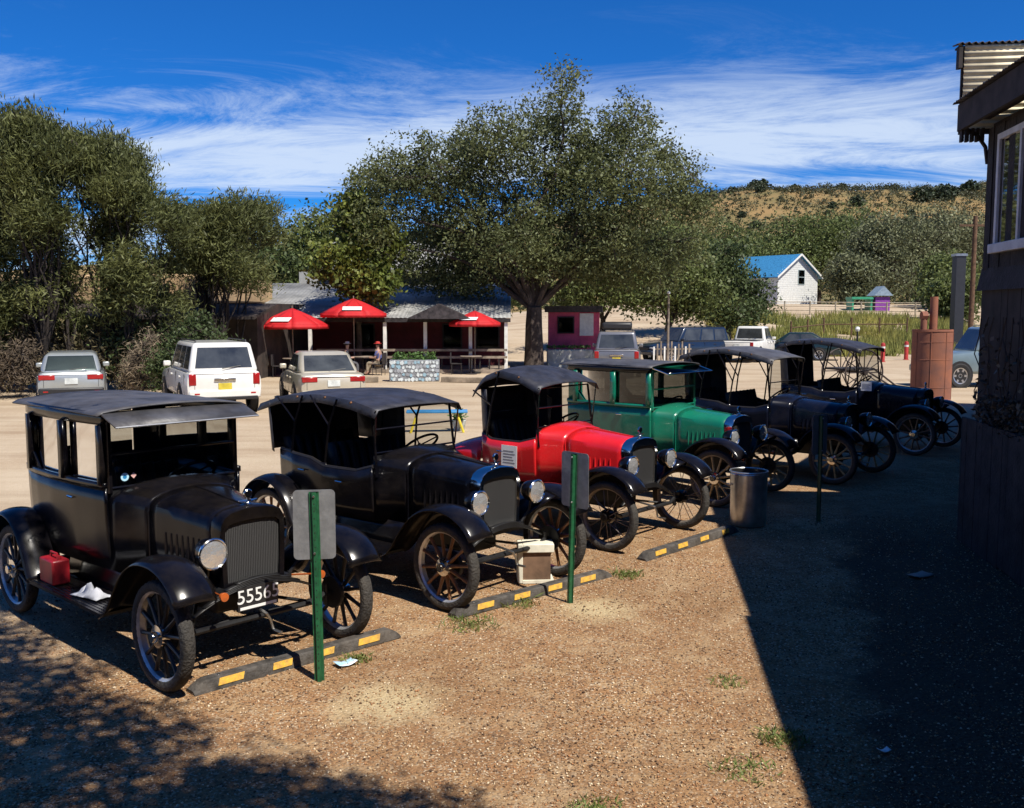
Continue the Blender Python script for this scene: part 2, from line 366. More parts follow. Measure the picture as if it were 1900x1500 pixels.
def tree(name, label, base, trunk_r, fork_z, blobs, clumps, per, leaf, cr, mat, bark, seed, group=None, up=0.0, stems=None, outward=2.4, twig=.02, aim=0.0, cat='tree', limb=.5):
    """blobs are ellipsoids (cx,cy,cz,rx,ry,rz) relative to the base: the crown's lobes, filled with leaf clumps on twigs"""
    r = np.random.default_rng(seed); rd = random.Random(seed)
    t = thing(name, label, cat, base, 0, group)
    P, k = blob_points(blobs, clumps, r, outward)
    P[:, 2] = np.maximum(P[:, 2], .25)
    g = G(); stems = stems or [(0, 0)]
    limbs = []
    forks = []
    for (sx, sy) in stems:
        fk = Vector((sx * 1.6, sy * 1.6, fork_z * rd.uniform(.85, 1.1))); pts = [Vector((sx * .5, sy * .5, -.08)), Vector((sx * .55, sy * .55, .12))]
        for q in (.35, .7, 1): pts.append(Vector((sx * .5, sy * .5, 0)).lerp(fk, q) + Vector((rd.uniform(-.1, .1), rd.uniform(-.1, .1), 0)) * trunk_r * 2)
        g.tube(pts, [trunk_r * 1.35, trunk_r * 1.1, trunk_r, trunk_r * .9, trunk_r * .8], 9); forks.append(fk)
    for b in blobs:
        c = Vector(b[:3]); f = min(forks, key=lambda q: (q - c).length); pts = [f - Vector((0, 0, .15))]
        m = 6
        for q in range(1, m + 1):
            u = q / m; p = f.lerp(c + Vector((0, 0, b[5] * .45)), u); p.z += math.sin(u * math.pi) * .12 * (c - f).length
            p += Vector((rd.uniform(-1, 1), rd.uniform(-1, 1), rd.uniform(-.5, .5))) * .06 * (c - f).length
            pts.append(p)
        g.tube(pts, [max(.012, trunk_r * limb * (1 - .88 * q / m)) for q in range(m + 1)], 6); limbs.append(pts)
    g.build('trunk', bark, t)
    tw = G()
    for i in range(0, clumps, max(1, clumps // 260)):
        c = Vector(P[i]); pts = limbs[k[i]]; a = min(pts, key=lambda q: (q - c).length + .4 * max(0, q.z - c.z))
        mid = a.lerp(c, .5) + Vector((rd.uniform(-.2, .2), rd.uniform(-.2, .2), rd.uniform(0, .3))) * min(1.0, (c - a).length * .5)
        tw.tube([a, mid, c], [twig * 1.6, twig, twig * .4], 3, caps=False)
    tag(tw.build('branches', bark, t), kind='stuff')
    C = np.repeat(P, per, 0) + r.normal(size=(clumps * per, 3)) * np.array([cr, cr, cr * .75])
    am = None
    if aim:
        am = np.repeat(P - P.mean(0), per, 0); am = am / (np.linalg.norm(am, axis=1, keepdims=True) + 1e-9) * aim
    V, F = leaf_quads(C, leaf[0], leaf[1], up, seed, aim=am)
    V[:, 2] = np.maximum(V[:, 2], .02)
    link_mesh('crown', arrays_mesh('crown', V, F), mat, t)
    return t
def foliage_mat(name, a, b, isl=.35, tr=.25, vs=.5):
    return M(name, a, .55, col2=b, vscale=vs, island=isl, translucent=tr, spec=.3)
BARK = M('grey_brown_bark', (.10, .075, .055), .9, var=.3, vscale=4, bump=.7, bscale=14)
BARKD = M('dark_bark', (.055, .04, .032), .9, var=.3, vscale=4, bump=.6, bscale=14)
# ================================================================== VINTAGE CARS
def mk_wheel(kind, spokemat, rimmat, tag_):
    """wheel prototype: mesh = rim, children tyre, hub, spokes; axle along y, outer face -y"""
    g = G(); m = XF(rx=R(90))
    g.lathe([(.300, -.034), (.306, -.038), (.310, -.030), (.302, -.018), (.302, .018), (.310, .030), (.306, .038), (.300, .034), (.288, .02), (.288, -.02)], 40, m, closed=True)
    w = g.build('wheel', rimmat)
    t = G(); n = 84; prof = []
    for q in range(13):
        a = math.pi * (q / 12) - math.pi / 2          # outer half of the tyre section
        prof.append((a, ))
    V = []; F = []
    sec = [(.298, -.030), (.306, -.040), (.322, -.047), (.340, -.048), (.357, -.044), (.370, -.034), (.377, -.018), (.380, 0), (.377, .018), (.370, .034), (.357, .044), (.340, .048), (.322, .047), (.306, .040), (.298, .030)]
    for j in range(n):
        th = 2 * math.pi * j / n
        for i, (r, y) in enumerate(sec):
            if 4 < i < 10 and (j + (i % 2)) % 2: r -= .008
            V.append((r * math.cos(th), y, r * math.sin(th)))
    k = len(sec)
    for j in range(n):
        j2 = (j + 1) % n
        for i in range(k - 1): F.append((j * k + i, j2 * k + i, j2 * k + i + 1, j * k + i + 1))
    t.add(V, F); t.build('tyre', RUBBER, w, smooth=16)
    h = G()
    h.lathe([(0, .085), (.034, .085), (.038, .075), (.040, .05), (.078, .042), (.080, -.02), (.06, -.06), (0, -.06)], 18, XF(rx=R(90)))
    h.build('hub', CHROME if kind == 'wood' else BLACKPAINT, w)
    if kind == 'wood':
        for q in range(12):
            th = 2 * math.pi * q / 12; d = Vector((math.cos(th), 0, math.sin(th))); s = G()
            s.tube([d * .07, d * .12, d * .20, d * .291], [.019, .0175, .0135, .0165], 8); s.build('spoke', spokemat, w)
        b = G()                                          # brake drum behind
        b.lathe([(0, -.05), (.12, -.05), (.125, -.06), (.125, -.085), (0, -.09)], 20, XF(rx=R(90))); b.build('drum', BLACKMAT, w)
    else:
        for q in range(20):
            th = 2 * math.pi * q / 20; th2 = th + (R(14) if q % 2 else R(-14)); s = G()
            d = Vector((math.cos(th), 0, math.sin(th))); e = Vector((math.cos(th2), 0, math.sin(th2)))
            s.tube([d * .06 + Vector((0, -.055 if q % 4 < 2 else .03, 0)), e * .290], .0045, 4); s.build('spoke', spokemat, w)
    return w
WOODSPOKE = M('varnished_spokes', (.20, .085, .03), .4, var=.2, vscale=20)
YELSPOKE = M('natural_wood_spokes', (.42, .30, .12), .45, var=.2, vscale=20)
BLKSPOKE = M('black_spokes', (.02, .017, .016), .4)
WIRESPOKE = M('dull_wire_spokes', (.16, .13, .11), .45, metal=.3)
RIMGREY = M('galvanised_rim', (.60, .60, .60), .35, metal=.6, var=.2)
RIMBLK = M('black_rim', (.02, .02, .022), .3, var=.2)
RIMPALE = M('weathered_rim', (.22, .19, .16), .45, metal=.4, var=.2)
CORE = None
def core_material():
    m = bpy.data.materials.new('radiator_core'); m.use_nodes = True; t = m.node_tree; b = t.nodes['Principled BSDF']
    tc = t.nodes.new('ShaderNodeTexCoord'); w = t.nodes.new('ShaderNodeTexWave'); w.bands_direction = 'Y'; w.inputs['Scale'].default_value = 22; w.inputs['Distortion'].default_value = .3
    w2 = t.nodes.new('ShaderNodeTexWave'); w2.bands_direction = 'Z'; w2.inputs['Scale'].default_value = 46
    for q in (w, w2): t.links.new(tc.outputs['Object'], q.inputs[0])
    mx = t.nodes.new('ShaderNodeMix'); mx.data_type = 'RGBA'; mx.inputs[6].default_value = (.012, .012, .013, 1); mx.inputs[7].default_value = (.045, .044, .042, 1)
    ml = t.nodes.new('ShaderNodeMath'); ml.operation = 'MULTIPLY'; t.links.new(w.outputs[0], ml.inputs[0]); t.links.new(w2.outputs[0], ml.inputs[1])
    t.links.new(ml.outputs[0], mx.inputs[0]); t.links.new(mx.outputs[2], b.inputs['Base Color']); b.inputs['Roughness'].default_value = .5
    bp = t.nodes.new('ShaderNodeBump'); bp.inputs['Strength'].default_value = .8; bp.inputs['Distance'].default_value = .006; t.links.new(ml.outputs[0], bp.inputs['Height']); t.links.new(bp.outputs[0], b.inputs['Normal'])
    return m
CORE = core_material()
REFLECTOR = M('silvered_reflector', (.92, .92, .90), .30, metal=1, var=.03)
LENS = M('fluted_lens', (.86, .87, .88), .20, metal=.75, var=.04, bump=.55, bscale=26, coat=.8)
FABRIC = M('black_top_canvas', (.024, .026, .038), .52, var=.3, vscale=5, bump=.9, bscale=7, rvar=.12, dust=.10)
GREYROOF = M('grey_coated_roof', (.066, .067, .076), .5, var=.25, vscale=4, bump=.7, bscale=6, rvar=.12, dust=.15)
AMBER = M('amber_glass', (.45, .10, .02), .2, coat=.5)
REDGLASS = M('red_lamp_glass', (.35, .01, .012), .2, coat=.6)
PLATEBLK = M('licence_plate_black', (.02, .02, .022), .5)
def text(name, s, size, mat, parent, m):
    cu = bpy.data.curves.new(name, 'FONT'); cu.body = s; cu.size = size; cu.align_x = 'CENTER'; cu.align_y = 'CENTER'; cu.extrude = .002
    tmp = bpy.data.objects.new(name, cu); COL.objects.link(tmp); bpy.context.view_layer.update()
    me = bpy.data.meshes.new_from_object(tmp.evaluated_get(bpy.context.evaluated_depsgraph_get())); bpy.data.objects.remove(tmp)
    o = link_mesh(name, me, None, parent); me.materials.clear(); me.materials.append(mat); o.matrix_local = m; return o
def smoothpath(pts, n):
    """Catmull-Rom resample of 2-D points"""
    P = [np.array(p, float) for p in pts]; P = [2 * P[0] - P[1]] + P + [2 * P[-1] - P[-2]]; out = []
    seg = len(P) - 3
    for i in range(n):
        u = i / (n - 1) * seg; k = min(int(u), seg - 1); t = u - k; a, b, c, d = P[k:k + 4]
        out.append(.5 * ((2 * b) + (-a + c) * t + (2 * a - 5 * b + 4 * c - d) * t * t + (-a + 3 * b - 3 * c + d) * t ** 3))
    return out
def fender(car, pts, side, mat):
    path = smoothpath(pts, 22); g = G(); us = range(len(path)); vs = lin(-1, 1, 9)
    def fn(i, t):
        p = path[i]; d = path[min(i + 1, len(path) - 1)] - path[max(i - 1, 0)]; d = d / np.linalg.norm(d); nn = np.array([-d[1], d[0]])
        if nn[1] < -.2 or (abs(nn[1]) <= .2 and False): nn = -nn
        if pts[0][0] > pts[-1][0]: nn = np.array([d[1], -d[0]])
        else: nn = np.array([-d[1], d[0]])
        q = p + nn * (-.042 * t * t)
        return (q[0], side * (.695 + .152 * t), q[1])
    g.grid(fn, list(us), vs); return g.build('fender', mat, car, smooth=60, solid=.007)
def vintage_car(name, label, cat, pos, rz, style, paint, wheel, fmat=BLACKPAINT, shell=BLACKPAINT, roofmat=FABRIC, zt=1.76, topz=None, seatmat=LEATHER, plate=None, curtains=False, splitvisor=False, stickers=False, xrear=-1.52, sideglass=GLASS):
    car = thing(name, label, cat, (pos[0], pos[1], 0), rz, 'row of vintage cars parked nose out on the gravel')
    xa = 1.27
    # wheels
    for x in (xa, -xa):
        for s in (-1, 1):
            w = dup(wheel, parent=car); w.location = (x, s * .735, .385); w.rotation_euler = (0, random.uniform(0, 6), 0 if s < 0 else math.pi)
            if s > 0: w.rotation_euler = (0, random.uniform(0, 6), math.pi)
    # chassis
    g = G()
    for s in (-1, 1): g.box(-1.42, 1.24, s * .29 - .025, s * .29 + .025, .53, .60)
    for x in (-1.40, -.4, .35, 1.22): g.box(x - .02, x + .02, -.265, .265, .535, .595)
    g.build('frame', BLACKMAT, car, smooth=0)
    g = G(); g.tube([(xa, -.66, .385), (xa, -.58, .385), (xa, -.50, .345), (xa, .50, .345), (xa, .58, .385), (xa, .66, .385)], .022, 8)
    for s in (-1, 1): g.tube([(xa, s * .60, .30), (xa, s * .60, .46)], .02, 8)
    g.build('front_axle', BLACKMAT, car)
    g = G(); g.tube([(xa - .13, -.60, .32), (xa - .13, .60, .32)], .011, 6)
    for s in (-1, 1):
        g.tube([(xa, s * .60, .33), (xa - .13, s * .60, .32)], .014, 6); g.tube([(xa - .02, s * .52, .33), (.5, s * .04, .40)], .013, 6)
    g.build('tie_rod', BLACKMAT, car)
    g = G()
    for k in range(5):
        hw = .52 - .085 * k
        g.grid(lambda u, v: (xa + .008 + v, u, .44 + .155 * (1 - (u / .54) ** 2) + .011 * k), lin(-hw, hw, 13), (-.022, .022))
    g.build('leaf_spring', BLACKMAT, car, solid=.008)
    g = G(); g.tube([(-xa, -.68, .385), (-xa, .68, .385)], .04, 10); g.lathe([(0, -.13), (.08, -.12), (.15, -.04), (.15, .04), (.08, .12), (0, .13)], 14, XF((-xa, 0, .385), rx=R(90)))
    g.tube([(-xa, 0, .385), (.3, 0, .46)], .04, 8); g.build('rear_axle', BLACKMAT, car)
    g = G(); g.box(.28, 1.02, -.19, .19, .34, .62); g.box(.40, .98, -.12, .12, .62, .98); g.build('engine', BLACKMAT, car, bevel=.03)
    g = G(); g.tube([(1.05, 0, .43), (1.36, 0, .395), (1.385, 0, .39), (1.39, .03, .34), (1.395, .045, .27), (1.43, .045, .265), (1.50, .045, .265)], .011, 6); g.build('crank', STEEL, car)
    # fenders, running boards, aprons
    for s in (-1, 1):
        f = fender(car, [(.52, .40), (.62, .46), (.74, .62), (.88, .78), (1.06, .885), (1.27, .915), (1.45, .885), (1.60, .80), (1.69, .69)], s, fmat)
        path = smoothpath([(.52, .40), (.62, .46), (.74, .62), (.88, .78), (1.06, .885), (1.27, .915), (1.45, .885)], 12); g = G()
        g.grid(lambda i, v: (path[i][0] * (1 - v) + min(path[i][0], 1.2) * v, s * (.532 - .23 * v), (path[i][1] - .05) * (1 - v) + .60 * v), list(range(12)), lin(0, 1, 4))
        g.build('inner_apron', fmat, f, smooth=60, solid=.006)
        fender(car, [(-.72, .40), (-.79, .50), (-.90, .70), (-1.06, .85), (-1.27, .90), (-1.47, .86), (-1.62, .75), (-1.71, .60), (-1.735, .48)], s, fmat)
        g = G(); g.box(-.74, .56, s * .685 - .155, s * .685 + .155, .375, .40)
        for k in range(9): g.box(-.72, .54, s * .685 - .13 + k * .032, s * .685 - .122 + k * .032, .4005, .404)
        g.build('running_board', fmat, car, smooth=0)
        g = G(); g.grid(lambda u, v: (u, s * (.53 - .06 * v), .385 + .215 * v), lin(-.76, .58, 6), lin(0, 1, 4)); g.build('splash_apron', fmat, car, solid=.006)
    # radiator
    out = [(-.255, .585), (.255, .585), (.265, .80), (.27, 1.00), (.262, 1.06), (.235, 1.105), (.18, 1.135), (.10, 1.150), (0, 1.158), (-.10, 1.150), (-.18, 1.135), (-.235, 1.105), (-.262, 1.06), (-.27, 1.00), (-.265, .80)]
    inn = [(-.215, .62), (.215, .62), (.222, .80), (.226, .98), (.22, 1.02), (.19, 1.045), (.14, 1.055), (.08, 1.06), (0, 1.062), (-.08, 1.06), (-.14, 1.055), (-.19, 1.045), (-.22, 1.02), (-.226, .98), (-.222, .80)]
    n = len(out); g = G()
    V = [(1.115, y, z) for y, z in out] + [(1.225, y, z) for y, z in out] + [(1.24, y * .975, .585 + (z - .585) * .985) for y, z in out] + [(1.236, y, z) for y, z in inn] + [(1.205, y, z) for y, z in inn]
    F = []
    for a in range(4):
        for i in range(n): F.append((a * n + i, a * n + (i + 1) % n, (a + 1) * n + (i + 1) % n, (a + 1) * n + i))
    g.add(V, F); rad = g.build('radiator', shell, car, smooth=35)
    g = G(); g.prism([(y, z) for y, z in inn], 0, .03, Matrix(((0, 0, 1, 1.182), (1, 0, 0, 0), (0, 1, 0, 0), (0, 0, 0, 1)))); g.build('core', CORE, rad, smooth=0)
    g = G(); g.lathe([(.028, 0), (.030, .012), (.022, .016), (.012, .03), (.010, .055), (0, .057)], 14, XF((1.175, 0, 1.152)))
    g.lathe([(0, -.012), (.030, -.012), (.035, -.008), (.035, .008), (.030, .012), (0, .012)], 18, XF((1.175, 0, 1.238), ry=R(90)))
    for s in (-1, 1): g.tube([(1.175, s * .02, 1.185), (1.175, s * .075, 1.192)], [.012, .004], 6)
    g.build('radiator_cap', CHROME, rad)
    # hood and cowl
    def hsec(w, zb, zs, zc, x):
        P = [(x, -w, zb), (x, -w, zb + (zs - zb) * .55), (x, -w, zs)]
        for q in range(1, 12):
            a = math.pi * q / 12; P.append((x, -w * math.cos(a) * (1 if abs(math.cos(a)) > .9 else 1), zs + (zc - zs) * math.sin(a) ** .75))
        return P + [(x, w, zs), (x, w, zb + (zs - zb) * .55), (x, w, zb)]
    def loft(secs, name, mat, parent, **k):
        g = G(); m = len(secs[0]); V = [p for s in secs for p in s]
        g.add(V, [(i * m + j, i * m + j + 1, (i + 1) * m + j + 1, (i + 1) * m + j) for i in range(len(secs) - 1) for j in range(m - 1)])
        return g.build(name, mat, parent, **k)
    hood = loft([hsec(.262 + .115 * (u ** 1.2), .605, .975 + .075 * u, 1.145 + .055 * u, 1.135 - .72 * u) for u in lin(0, 1, 9)], 'hood', paint, car, smooth=30, solid=.006)
    g = G(); g.tube([(1.12, 0, 1.153), (.43, 0, 1.207)], .006, 6); g.build('hinge', paint, hood)
    for s in (-1, 1):
        for k in range(7):
            x = .60 + k * .062; u = (1.135 - x) / .72; y = s * (.262 + .115 * u ** 1.2 + .006)
            g = G(); g.tube([(x, y, .72), (x, y, .80), (x, y, .92)], [.005, .011, .005], 6); g.build('louver', paint, hood)
        g = G(); g.tube([(.78, s * .325, .655), (.78, s * .345, .675), (.86, s * .335, .675), (.86, s * .315, .655)], .006, 5); g.build('latch', CHROME, hood)
    cowl = loft([hsec(.377 + .175 * u ** 1.3, .585, 1.05 + .05 * u, 1.20 + .05 * math.sin(u * 1.5), .412 - .30 * u) for u in lin(0, 1, 7)], 'cowl', paint, car, smooth=35, solid=.006)
    g = G(); g.tube([p for p in hsec(.382, .60, 1.052, 1.206, .412)], .008, 6, caps=False); g.build('cowl_band', paint, cowl)
    # headlights
    for s in (-1, 1):
        mm = XF((xa + .03, s * .385, .89), ry=R(90)); g = G()
        g.lathe([(0, -.13), (.035, -.126), (.07, -.10), (.092, -.06), (.103, -.01), (.106, .03), (.108, .045), (.10, .050)], 24, mm); h = g.build('headlight', BLACKPAINT, car, smooth=50)
        g = G(); g.lathe([(.004, -.085), (.04, -.072), (.07, -.045), (.092, .0), (.098, .04)], 24, mm); g.build('reflector', REFLECTOR, h, smooth=60)
        g = G(); g.lathe([(.096, .043), (.104, .058), (.112, .050), (.110, .036), (.102, .036)], 28, mm, closed=True); g.build('rim', CHROME if shell is not BLACKPAINT or True else shell, h)
        g = G(); g.lathe([(0, .062), (.05, .058), (.098, .046)], 24, mm); g.build('lens', LENS, h, smooth=60)
        g = G(); g.lathe([(0, -.02), (.014, -.02), (.016, 0), (.010, .02), (0, .022)], 10, mm @ XF((0, 0, -.03))); g.build('bulb', WHITEPAPER, h)
        g = G(); g.tube([(xa + .0, s * .385, .80), (xa - .02, s * .385, .70), (xa - .05, s * .31, .60)], .014, 6); g.build('headlight_stem', BLACKMAT, h)
        g = G(); mm2 = XF((xa + .22, s * .40, .62), ry=R(90))
        if style in ('sedan',) or name == 'red':
            g.lathe([(0, -.03), (.025, -.02), (.032, .01), (.03, .018), (0, .022)], 14, mm2); g.tube([(xa + .2, s * .40, .62), (xa - .05, s * .32, .58)], .007, 5)
            g.build('turn_lamp', AMBER, car)
    # dashboard, floor, steering
    g = G(); g.box(.10, .125, -.53, .53, .60, 1.20); g.build('dashboard', BLACKMAT, car, smooth=0)
    g = G(); g.box(-1.42, .10, -.50, .50, .585, .605); g.build('floor', BLACKMAT, car, smooth=0)
    g = G(); c = Vector((-.12, .27, 1.20)); ax = Vector((-.62, 0, .78)).normalized(); e1 = Vector((0, 1, 0)); e2 = ax.cross(e1)
    ring = [c + (e1 * math.cos(a) + e2 * math.sin(a)) * .20 for a in lin(0, 2 * math.pi, 29)]; g.tube(ring, .013, 7, caps=False)
    for q in range(4):
        a = math.pi / 4 + q * math.pi / 2; g.tube([c, c + (e1 * math.cos(a) + e2 * math.sin(a)) * .195], .008, 5)
    sw = g.build('steering_wheel', BLACKPAINT, car)
    g = G(); g.tube([c + ax * .02, c - ax * .75], .017, 8); g.build('steering_column', BLACKMAT, sw)
    # seats
    def seat(x, zc=.72):
        g = G(); g.box(x - .22, x + .26, -.47, .47, .605, zc + .12); s = g.build('seat', seatmat, car, bevel=.05)
        g = G()
        for k in range(8):
            y = -.46 + k * .115
            g.grid(lambda u, v: (x - .20 - .12 * u - .035 * math.sin(math.pi * v), y + .115 * v, zc + .10 + .42 * u), lin(0, 1, 4), lin(0, 1, 6))
        g.build('seat_back', seatmat, s, solid=.10, off=-1)
    seat(-.38)
    if style in ('touring', 'sedan'): seat(-1.12)
    # windshield
    xw = .118; zb = 1.205; g = G(); hw = .50
    zt2 = zt - .03
    rk = .06 if style in ('touring', 'roadster') else 0.0
    if style in ('touring', 'roadster'):
        xf = lambda z: xw - rk * (z - zb) / (zt2 - zb)
        for s in (-1, 1): g.tube([(xf(1.0), s * .535, 1.0), (xf(zb), s * .52, zb), (xf(zt2), s * .515, zt2)], .014, 6)
        for z in (zb + .02, zb + .24, zt2): g.tube([(xf(z), -.515, z), (xf(z), .515, z)], .010, 6)
        ws = g.build('windshield_frame', BLACKPAINT, car)
        for za, zb2 in ((zb + .03, zb + .23), (zb + .25, zt2 - .01)):
            g = G(); g.grid(lambda u, v: (xf(v) , u, v), (-.505, .505), (za, zb2)); g.build('windshield_pane', GLASS, ws)
    # ---- bodies
    def plan(xr, wr):
        """plan path of the body from right front round the tail to left front"""
        P = [(.118, -.553), (-.05, -.572), (-.35, -.60), (-.75, -.61), (-1.05, -.60)]
        P = [p for p in P if p[0] > xr + .25] + [(xr + .22, -wr), (xr + .08, -wr + .035), (xr + .015, -wr + .12), (xr, -wr + .26), (xr, 0)]
        return P + [(x, -y) for x, y in reversed(P[:-1])]
    def band(path, z0, z1, name, mat, parent, tuck=0.0, solid=.022, off=0.0, nz=4, zfun=None, thick_off=-1):
        g = G(); us = list(range(len(path)))
        def fn(i, v):
            x, y = path[i]; zb_ = z0; zt_ = zfun(x) if zfun else z1
            z = zb_ + (zt_ - zb_) * v; k = 1 - tuck * (1 - v) ** 2
            return (x, y * k, z)
        g.grid(fn, us, lin(0, 1, nz)); return g.build(name, mat, parent, smooth=40, solid=solid, off=thick_off)
    def dense(path, m=6):
        out = []
        for a, b in zip(path[:-1], path[1:]):
            for k in range(m): out.append((a[0] + (b[0] - a[0]) * k / m, a[1] + (b[1] - a[1]) * k / m))
        return out + [path[-1]]
    def sideat(path, x, s):
        q = [p for p in path if p[1] * s >= 0]; q.sort(key=lambda p: p[0]); return s * interp(x, [p[0] for p in q], [abs(p[1]) for p in q])
    def door(path, x0, x1, z0, z1, s):
        g = G(); g.grid(lambda u, v: (u, sideat(path, u, s) * (1 - .05 * (1 - (v - .6) / .6) ** 2 if v < 1.2 else 1) + s * .006, v), lin(x0, x1, 8), lin(z0, z1, 6))
        d = g.build('door', paint, car, smooth=40, solid=.012)
        g = G(); y = sideat(path, (x0 + x1) / 2, s); xh = x0 + .06
        g.tube([(xh, y, z1 - .10), (xh, y + s * .04, z1 - .10), (xh + .10, y + s * .042, z1 - .10)], .009, 6); g.build('handle', CHROME, d)
    def topshell(x0, x1, hw, zf, crown, name='top', valance=.07, parent=car, mat=roofmat):
        g = G(); us = lin(x0, x1, 17); vs = lin(-1, 1, 19)
        def fn(x, v):
            a = abs(v); y = hw * (v if a < .92 else math.copysign(.92 + (a - .92) * .5, v)); z = zf(x) + crown * (1 - min(a / .92, 1) ** 2.2)
            if a > .92: z -= valance * (a - .92) / .08
            z += .004 * math.sin(x * 19) * (1 - a)
            return (x, y, z)
        g.grid(fn, us, vs); return g.build(name, mat, parent, smooth=50, solid=.012)
    if style in ('touring', 'roadster'):
        pth = dense(plan(-1.46, .55))
        belt = lambda x: interp(x, [-1.5, -1.2, -.75, -.55, -.1, .118], [1.13, 1.13, 1.10, 1.04, 1.04, 1.10])
        if style == 'touring':
            band(pth, .585, 1.1, 'body', paint, car, tuck=.06, zfun=belt, nz=5)
            for s in (-1, 1):
                door(pth, -.42, .04, .64, 1.02, s); door(pth, -.98, -.52, .64, 1.08, s)
            g = G(); g.tube([(x, y, belt(x) + .005) for x, y in pth], .020, 6); g.build('upholstery_roll', seatmat, car)
        else:
            p2 = dense(plan(-.80, .57)); band(p2, .585, 1.1, 'body', paint, car, tuck=.06, zfun=belt, nz=5)
            for s in (-1, 1): door(p2, -.48, .02, .64, 1.02, s)
            g = G(); g.tube([(x, y, belt(x) + .005) for x, y in p2], .018, 6); g.build('upholstery_roll', seatmat, car)
            g = G()                                             # turtle deck behind the seat
            def fn(u, v):
                x = -.76 - .78 * u; w = .55 - .07 * u ** 2; zt_ = 1.04 - .20 * u ** 1.7 - .22 * max(0, u - .85) / .15; a = math.pi * (v - .5)
                return (x, w * math.copysign(abs(math.sin(a)) ** .55, math.sin(a)), .585 + (zt_ - .585) * abs(math.cos(a)) ** .42)
            g.grid(fn, lin(0, 1, 10), lin(0, 1, 21)); g.grid(lambda u, v: (-1.54, .48 * v, .585 + .02 + .22 * u), (0, 1), (-1, 0, 1)); g.build('rear_deck', paint, car, smooth=45, solid=.006)
        xr = xrear if style == 'touring' else -.86
        zf = topz; tp = topshell(xr, .18, .60, zf, .045 if style == 'roadster' else .030)
        # rear curtain with its little window
        g = G(); zr = zf(xr)
        def fn(u, v):
            z = 1.10 + (zr + .03 - 1.10) * u; x = xr + .06 * (1 - u) * (1 if style == 'touring' else .5); a = abs(v)
            return (x + (.0 if a < .8 else .22 * (a - .8) / .2), .57 * v * (1 if a < .99 else 1), z)
        g.grid(fn, lin(0, 1, 6), lin(-1, 1, 17)); cu = g.build('rear_curtain', roofmat, tp, solid=.008)
        g = G(); g.grid(lambda u, v: (xr - .008 + .03 * (1 - u), v, 1.32 + .18 * u), (0, 1), (-.22, .22)); g.build('rear_pane', GLASS, cu)
        for s in (-1, 1):
            g = G(); xs_ = [-.55] if style == 'roadster' else [-.5, -1.05]
            for x in xs_:
                g.tube([(x - .05, s * .60, 1.08), (x, s * .585, 1.45), (x + .12, s * .575, zf(x + .12) + .0)], .012, 6)
                g.tube([(x, s * .585, 1.45), (x - .30, s * .575, zf(max(xr, x - .30)))], .010, 6)
                g.build('top_iron', BLACKPAINT, tp); g = G()
            g.tube([(.16, s * .55, zf(.16)), (.12, s * .53, 1.22)], .009, 5)
            g.build('front_strap', BLACKPAINT, tp)
        for x in ([-.2, -.6, -1.05] if style == 'touring' else [-.15, -.5]):
            g = G(); g.tube([(x, .56 * v, zf(x) + .03 * (1 - v * v) - .015) for v in lin(-1, 1, 9)], .014, 5); g.build('bow', WOODSPOKE, tp)
        if curtains:
            for s in (1,):
                x0, x1 = (-1.66, -.70) if style == 'touring' else (-.85, -.40)
                g = G(); g.grid(lambda u, v: (u, s * (.60 - .02 * v), belt(u) + .02 + (zf(u) - .02 - belt(u)) * v), lin(x0, x1, 8), lin(0, .86 if style == 'touring' else 1, 5)); g.build('side_curtain', roofmat, tp, solid=.006)
    else:
        pth = dense(plan(-1.46, .58)); zbelt = 1.24; zh = 1.70; ztop = 1.80
        low = band(pth, .585, 1.22, 'body', paint, car, tuck=.06, nz=6)
        band(pth, 1.215, zbelt + .02, 'belt_moulding', paint, low, solid=.034, nz=2)
        up = band(pth, zh, ztop, 'header', fmat if splitvisor else paint, car, nz=2)
        for s in (-1, 1):
            for (x0, x1, z1) in ((-.50, .07, 1.20), ):
                door(pth, x0, x1, .64, z1, s)
            # pillars
            for x0, x1 in ((.118, .05), (-.46, -.54), (-1.16, -1.24)):
                g = G(); g.grid(lambda u, v: (u, sideat(pth, u, s), v), lin(x0, x1, 3), lin(zbelt, zh, 4)); g.build('pillar', paint, car, solid=.045, off=-1)
            for x0, x1 in ((.05, -.46), (-.54, -1.16)):
                g = G(); g.grid(lambda u, v: (u, sideat(pth, u, s) - s * .02, v), lin(x0, x1, 6), (zbelt, zh)); g.build('side_window', sideglass, car)
            g = G()                                              # rounded lower rear corner of the quarter window
            g.add([(-1.16, sideat(pth, -1.16, s), zbelt)] + [(-1.16 + .14 * math.sin(a), sideat(pth, -1.1, s), zbelt + .14 * (1 - math.cos(a)) if False else zbelt + .14 - .14 * math.sin(a)) for a in lin(0, math.pi / 2, 6)][::-1], [tuple(range(7))]); g.build('corner_gusset', paint, car, solid=.02, smooth=0)
        rc = [p for p in pth if p[0] < -1.20]
        for s in (-1, 1):
            seg = [p for p in rc if p[1] * s > .40]
            g = G(); g.grid(lambda i, v: (seg[i][0], seg[i][1], v), list(range(len(seg))), lin(zbelt, zh, 3)); g.build('rear_quarter', paint, car, solid=.02)
        g = G(); g.grid(lambda u, v: (-1.46, u, v), (-.40, .40), (zbelt, zbelt + .12)); g.grid(lambda u, v: (-1.46, u, v), (-.40, .40), (zh - .06, zh)); g.build('rear_panel', paint, car, solid=.02)
        g = G(); g.grid(lambda u, v: (-1.455, u, v), (-.40, .40), (zbelt + .12, zh - .06)); g.build('rear_pane', sideglass, car)
        # windshield of the closed body
        g = G()
        for s in (-1, 1): g.tube([(.118, s * .535, 1.18), (.118, s * .535, zh + .03)], .022, 6)
        for z in (1.215, 1.475, zh + .02): g.tube([(.125, -.53, z), (.125, .53, z)], .012, 6)
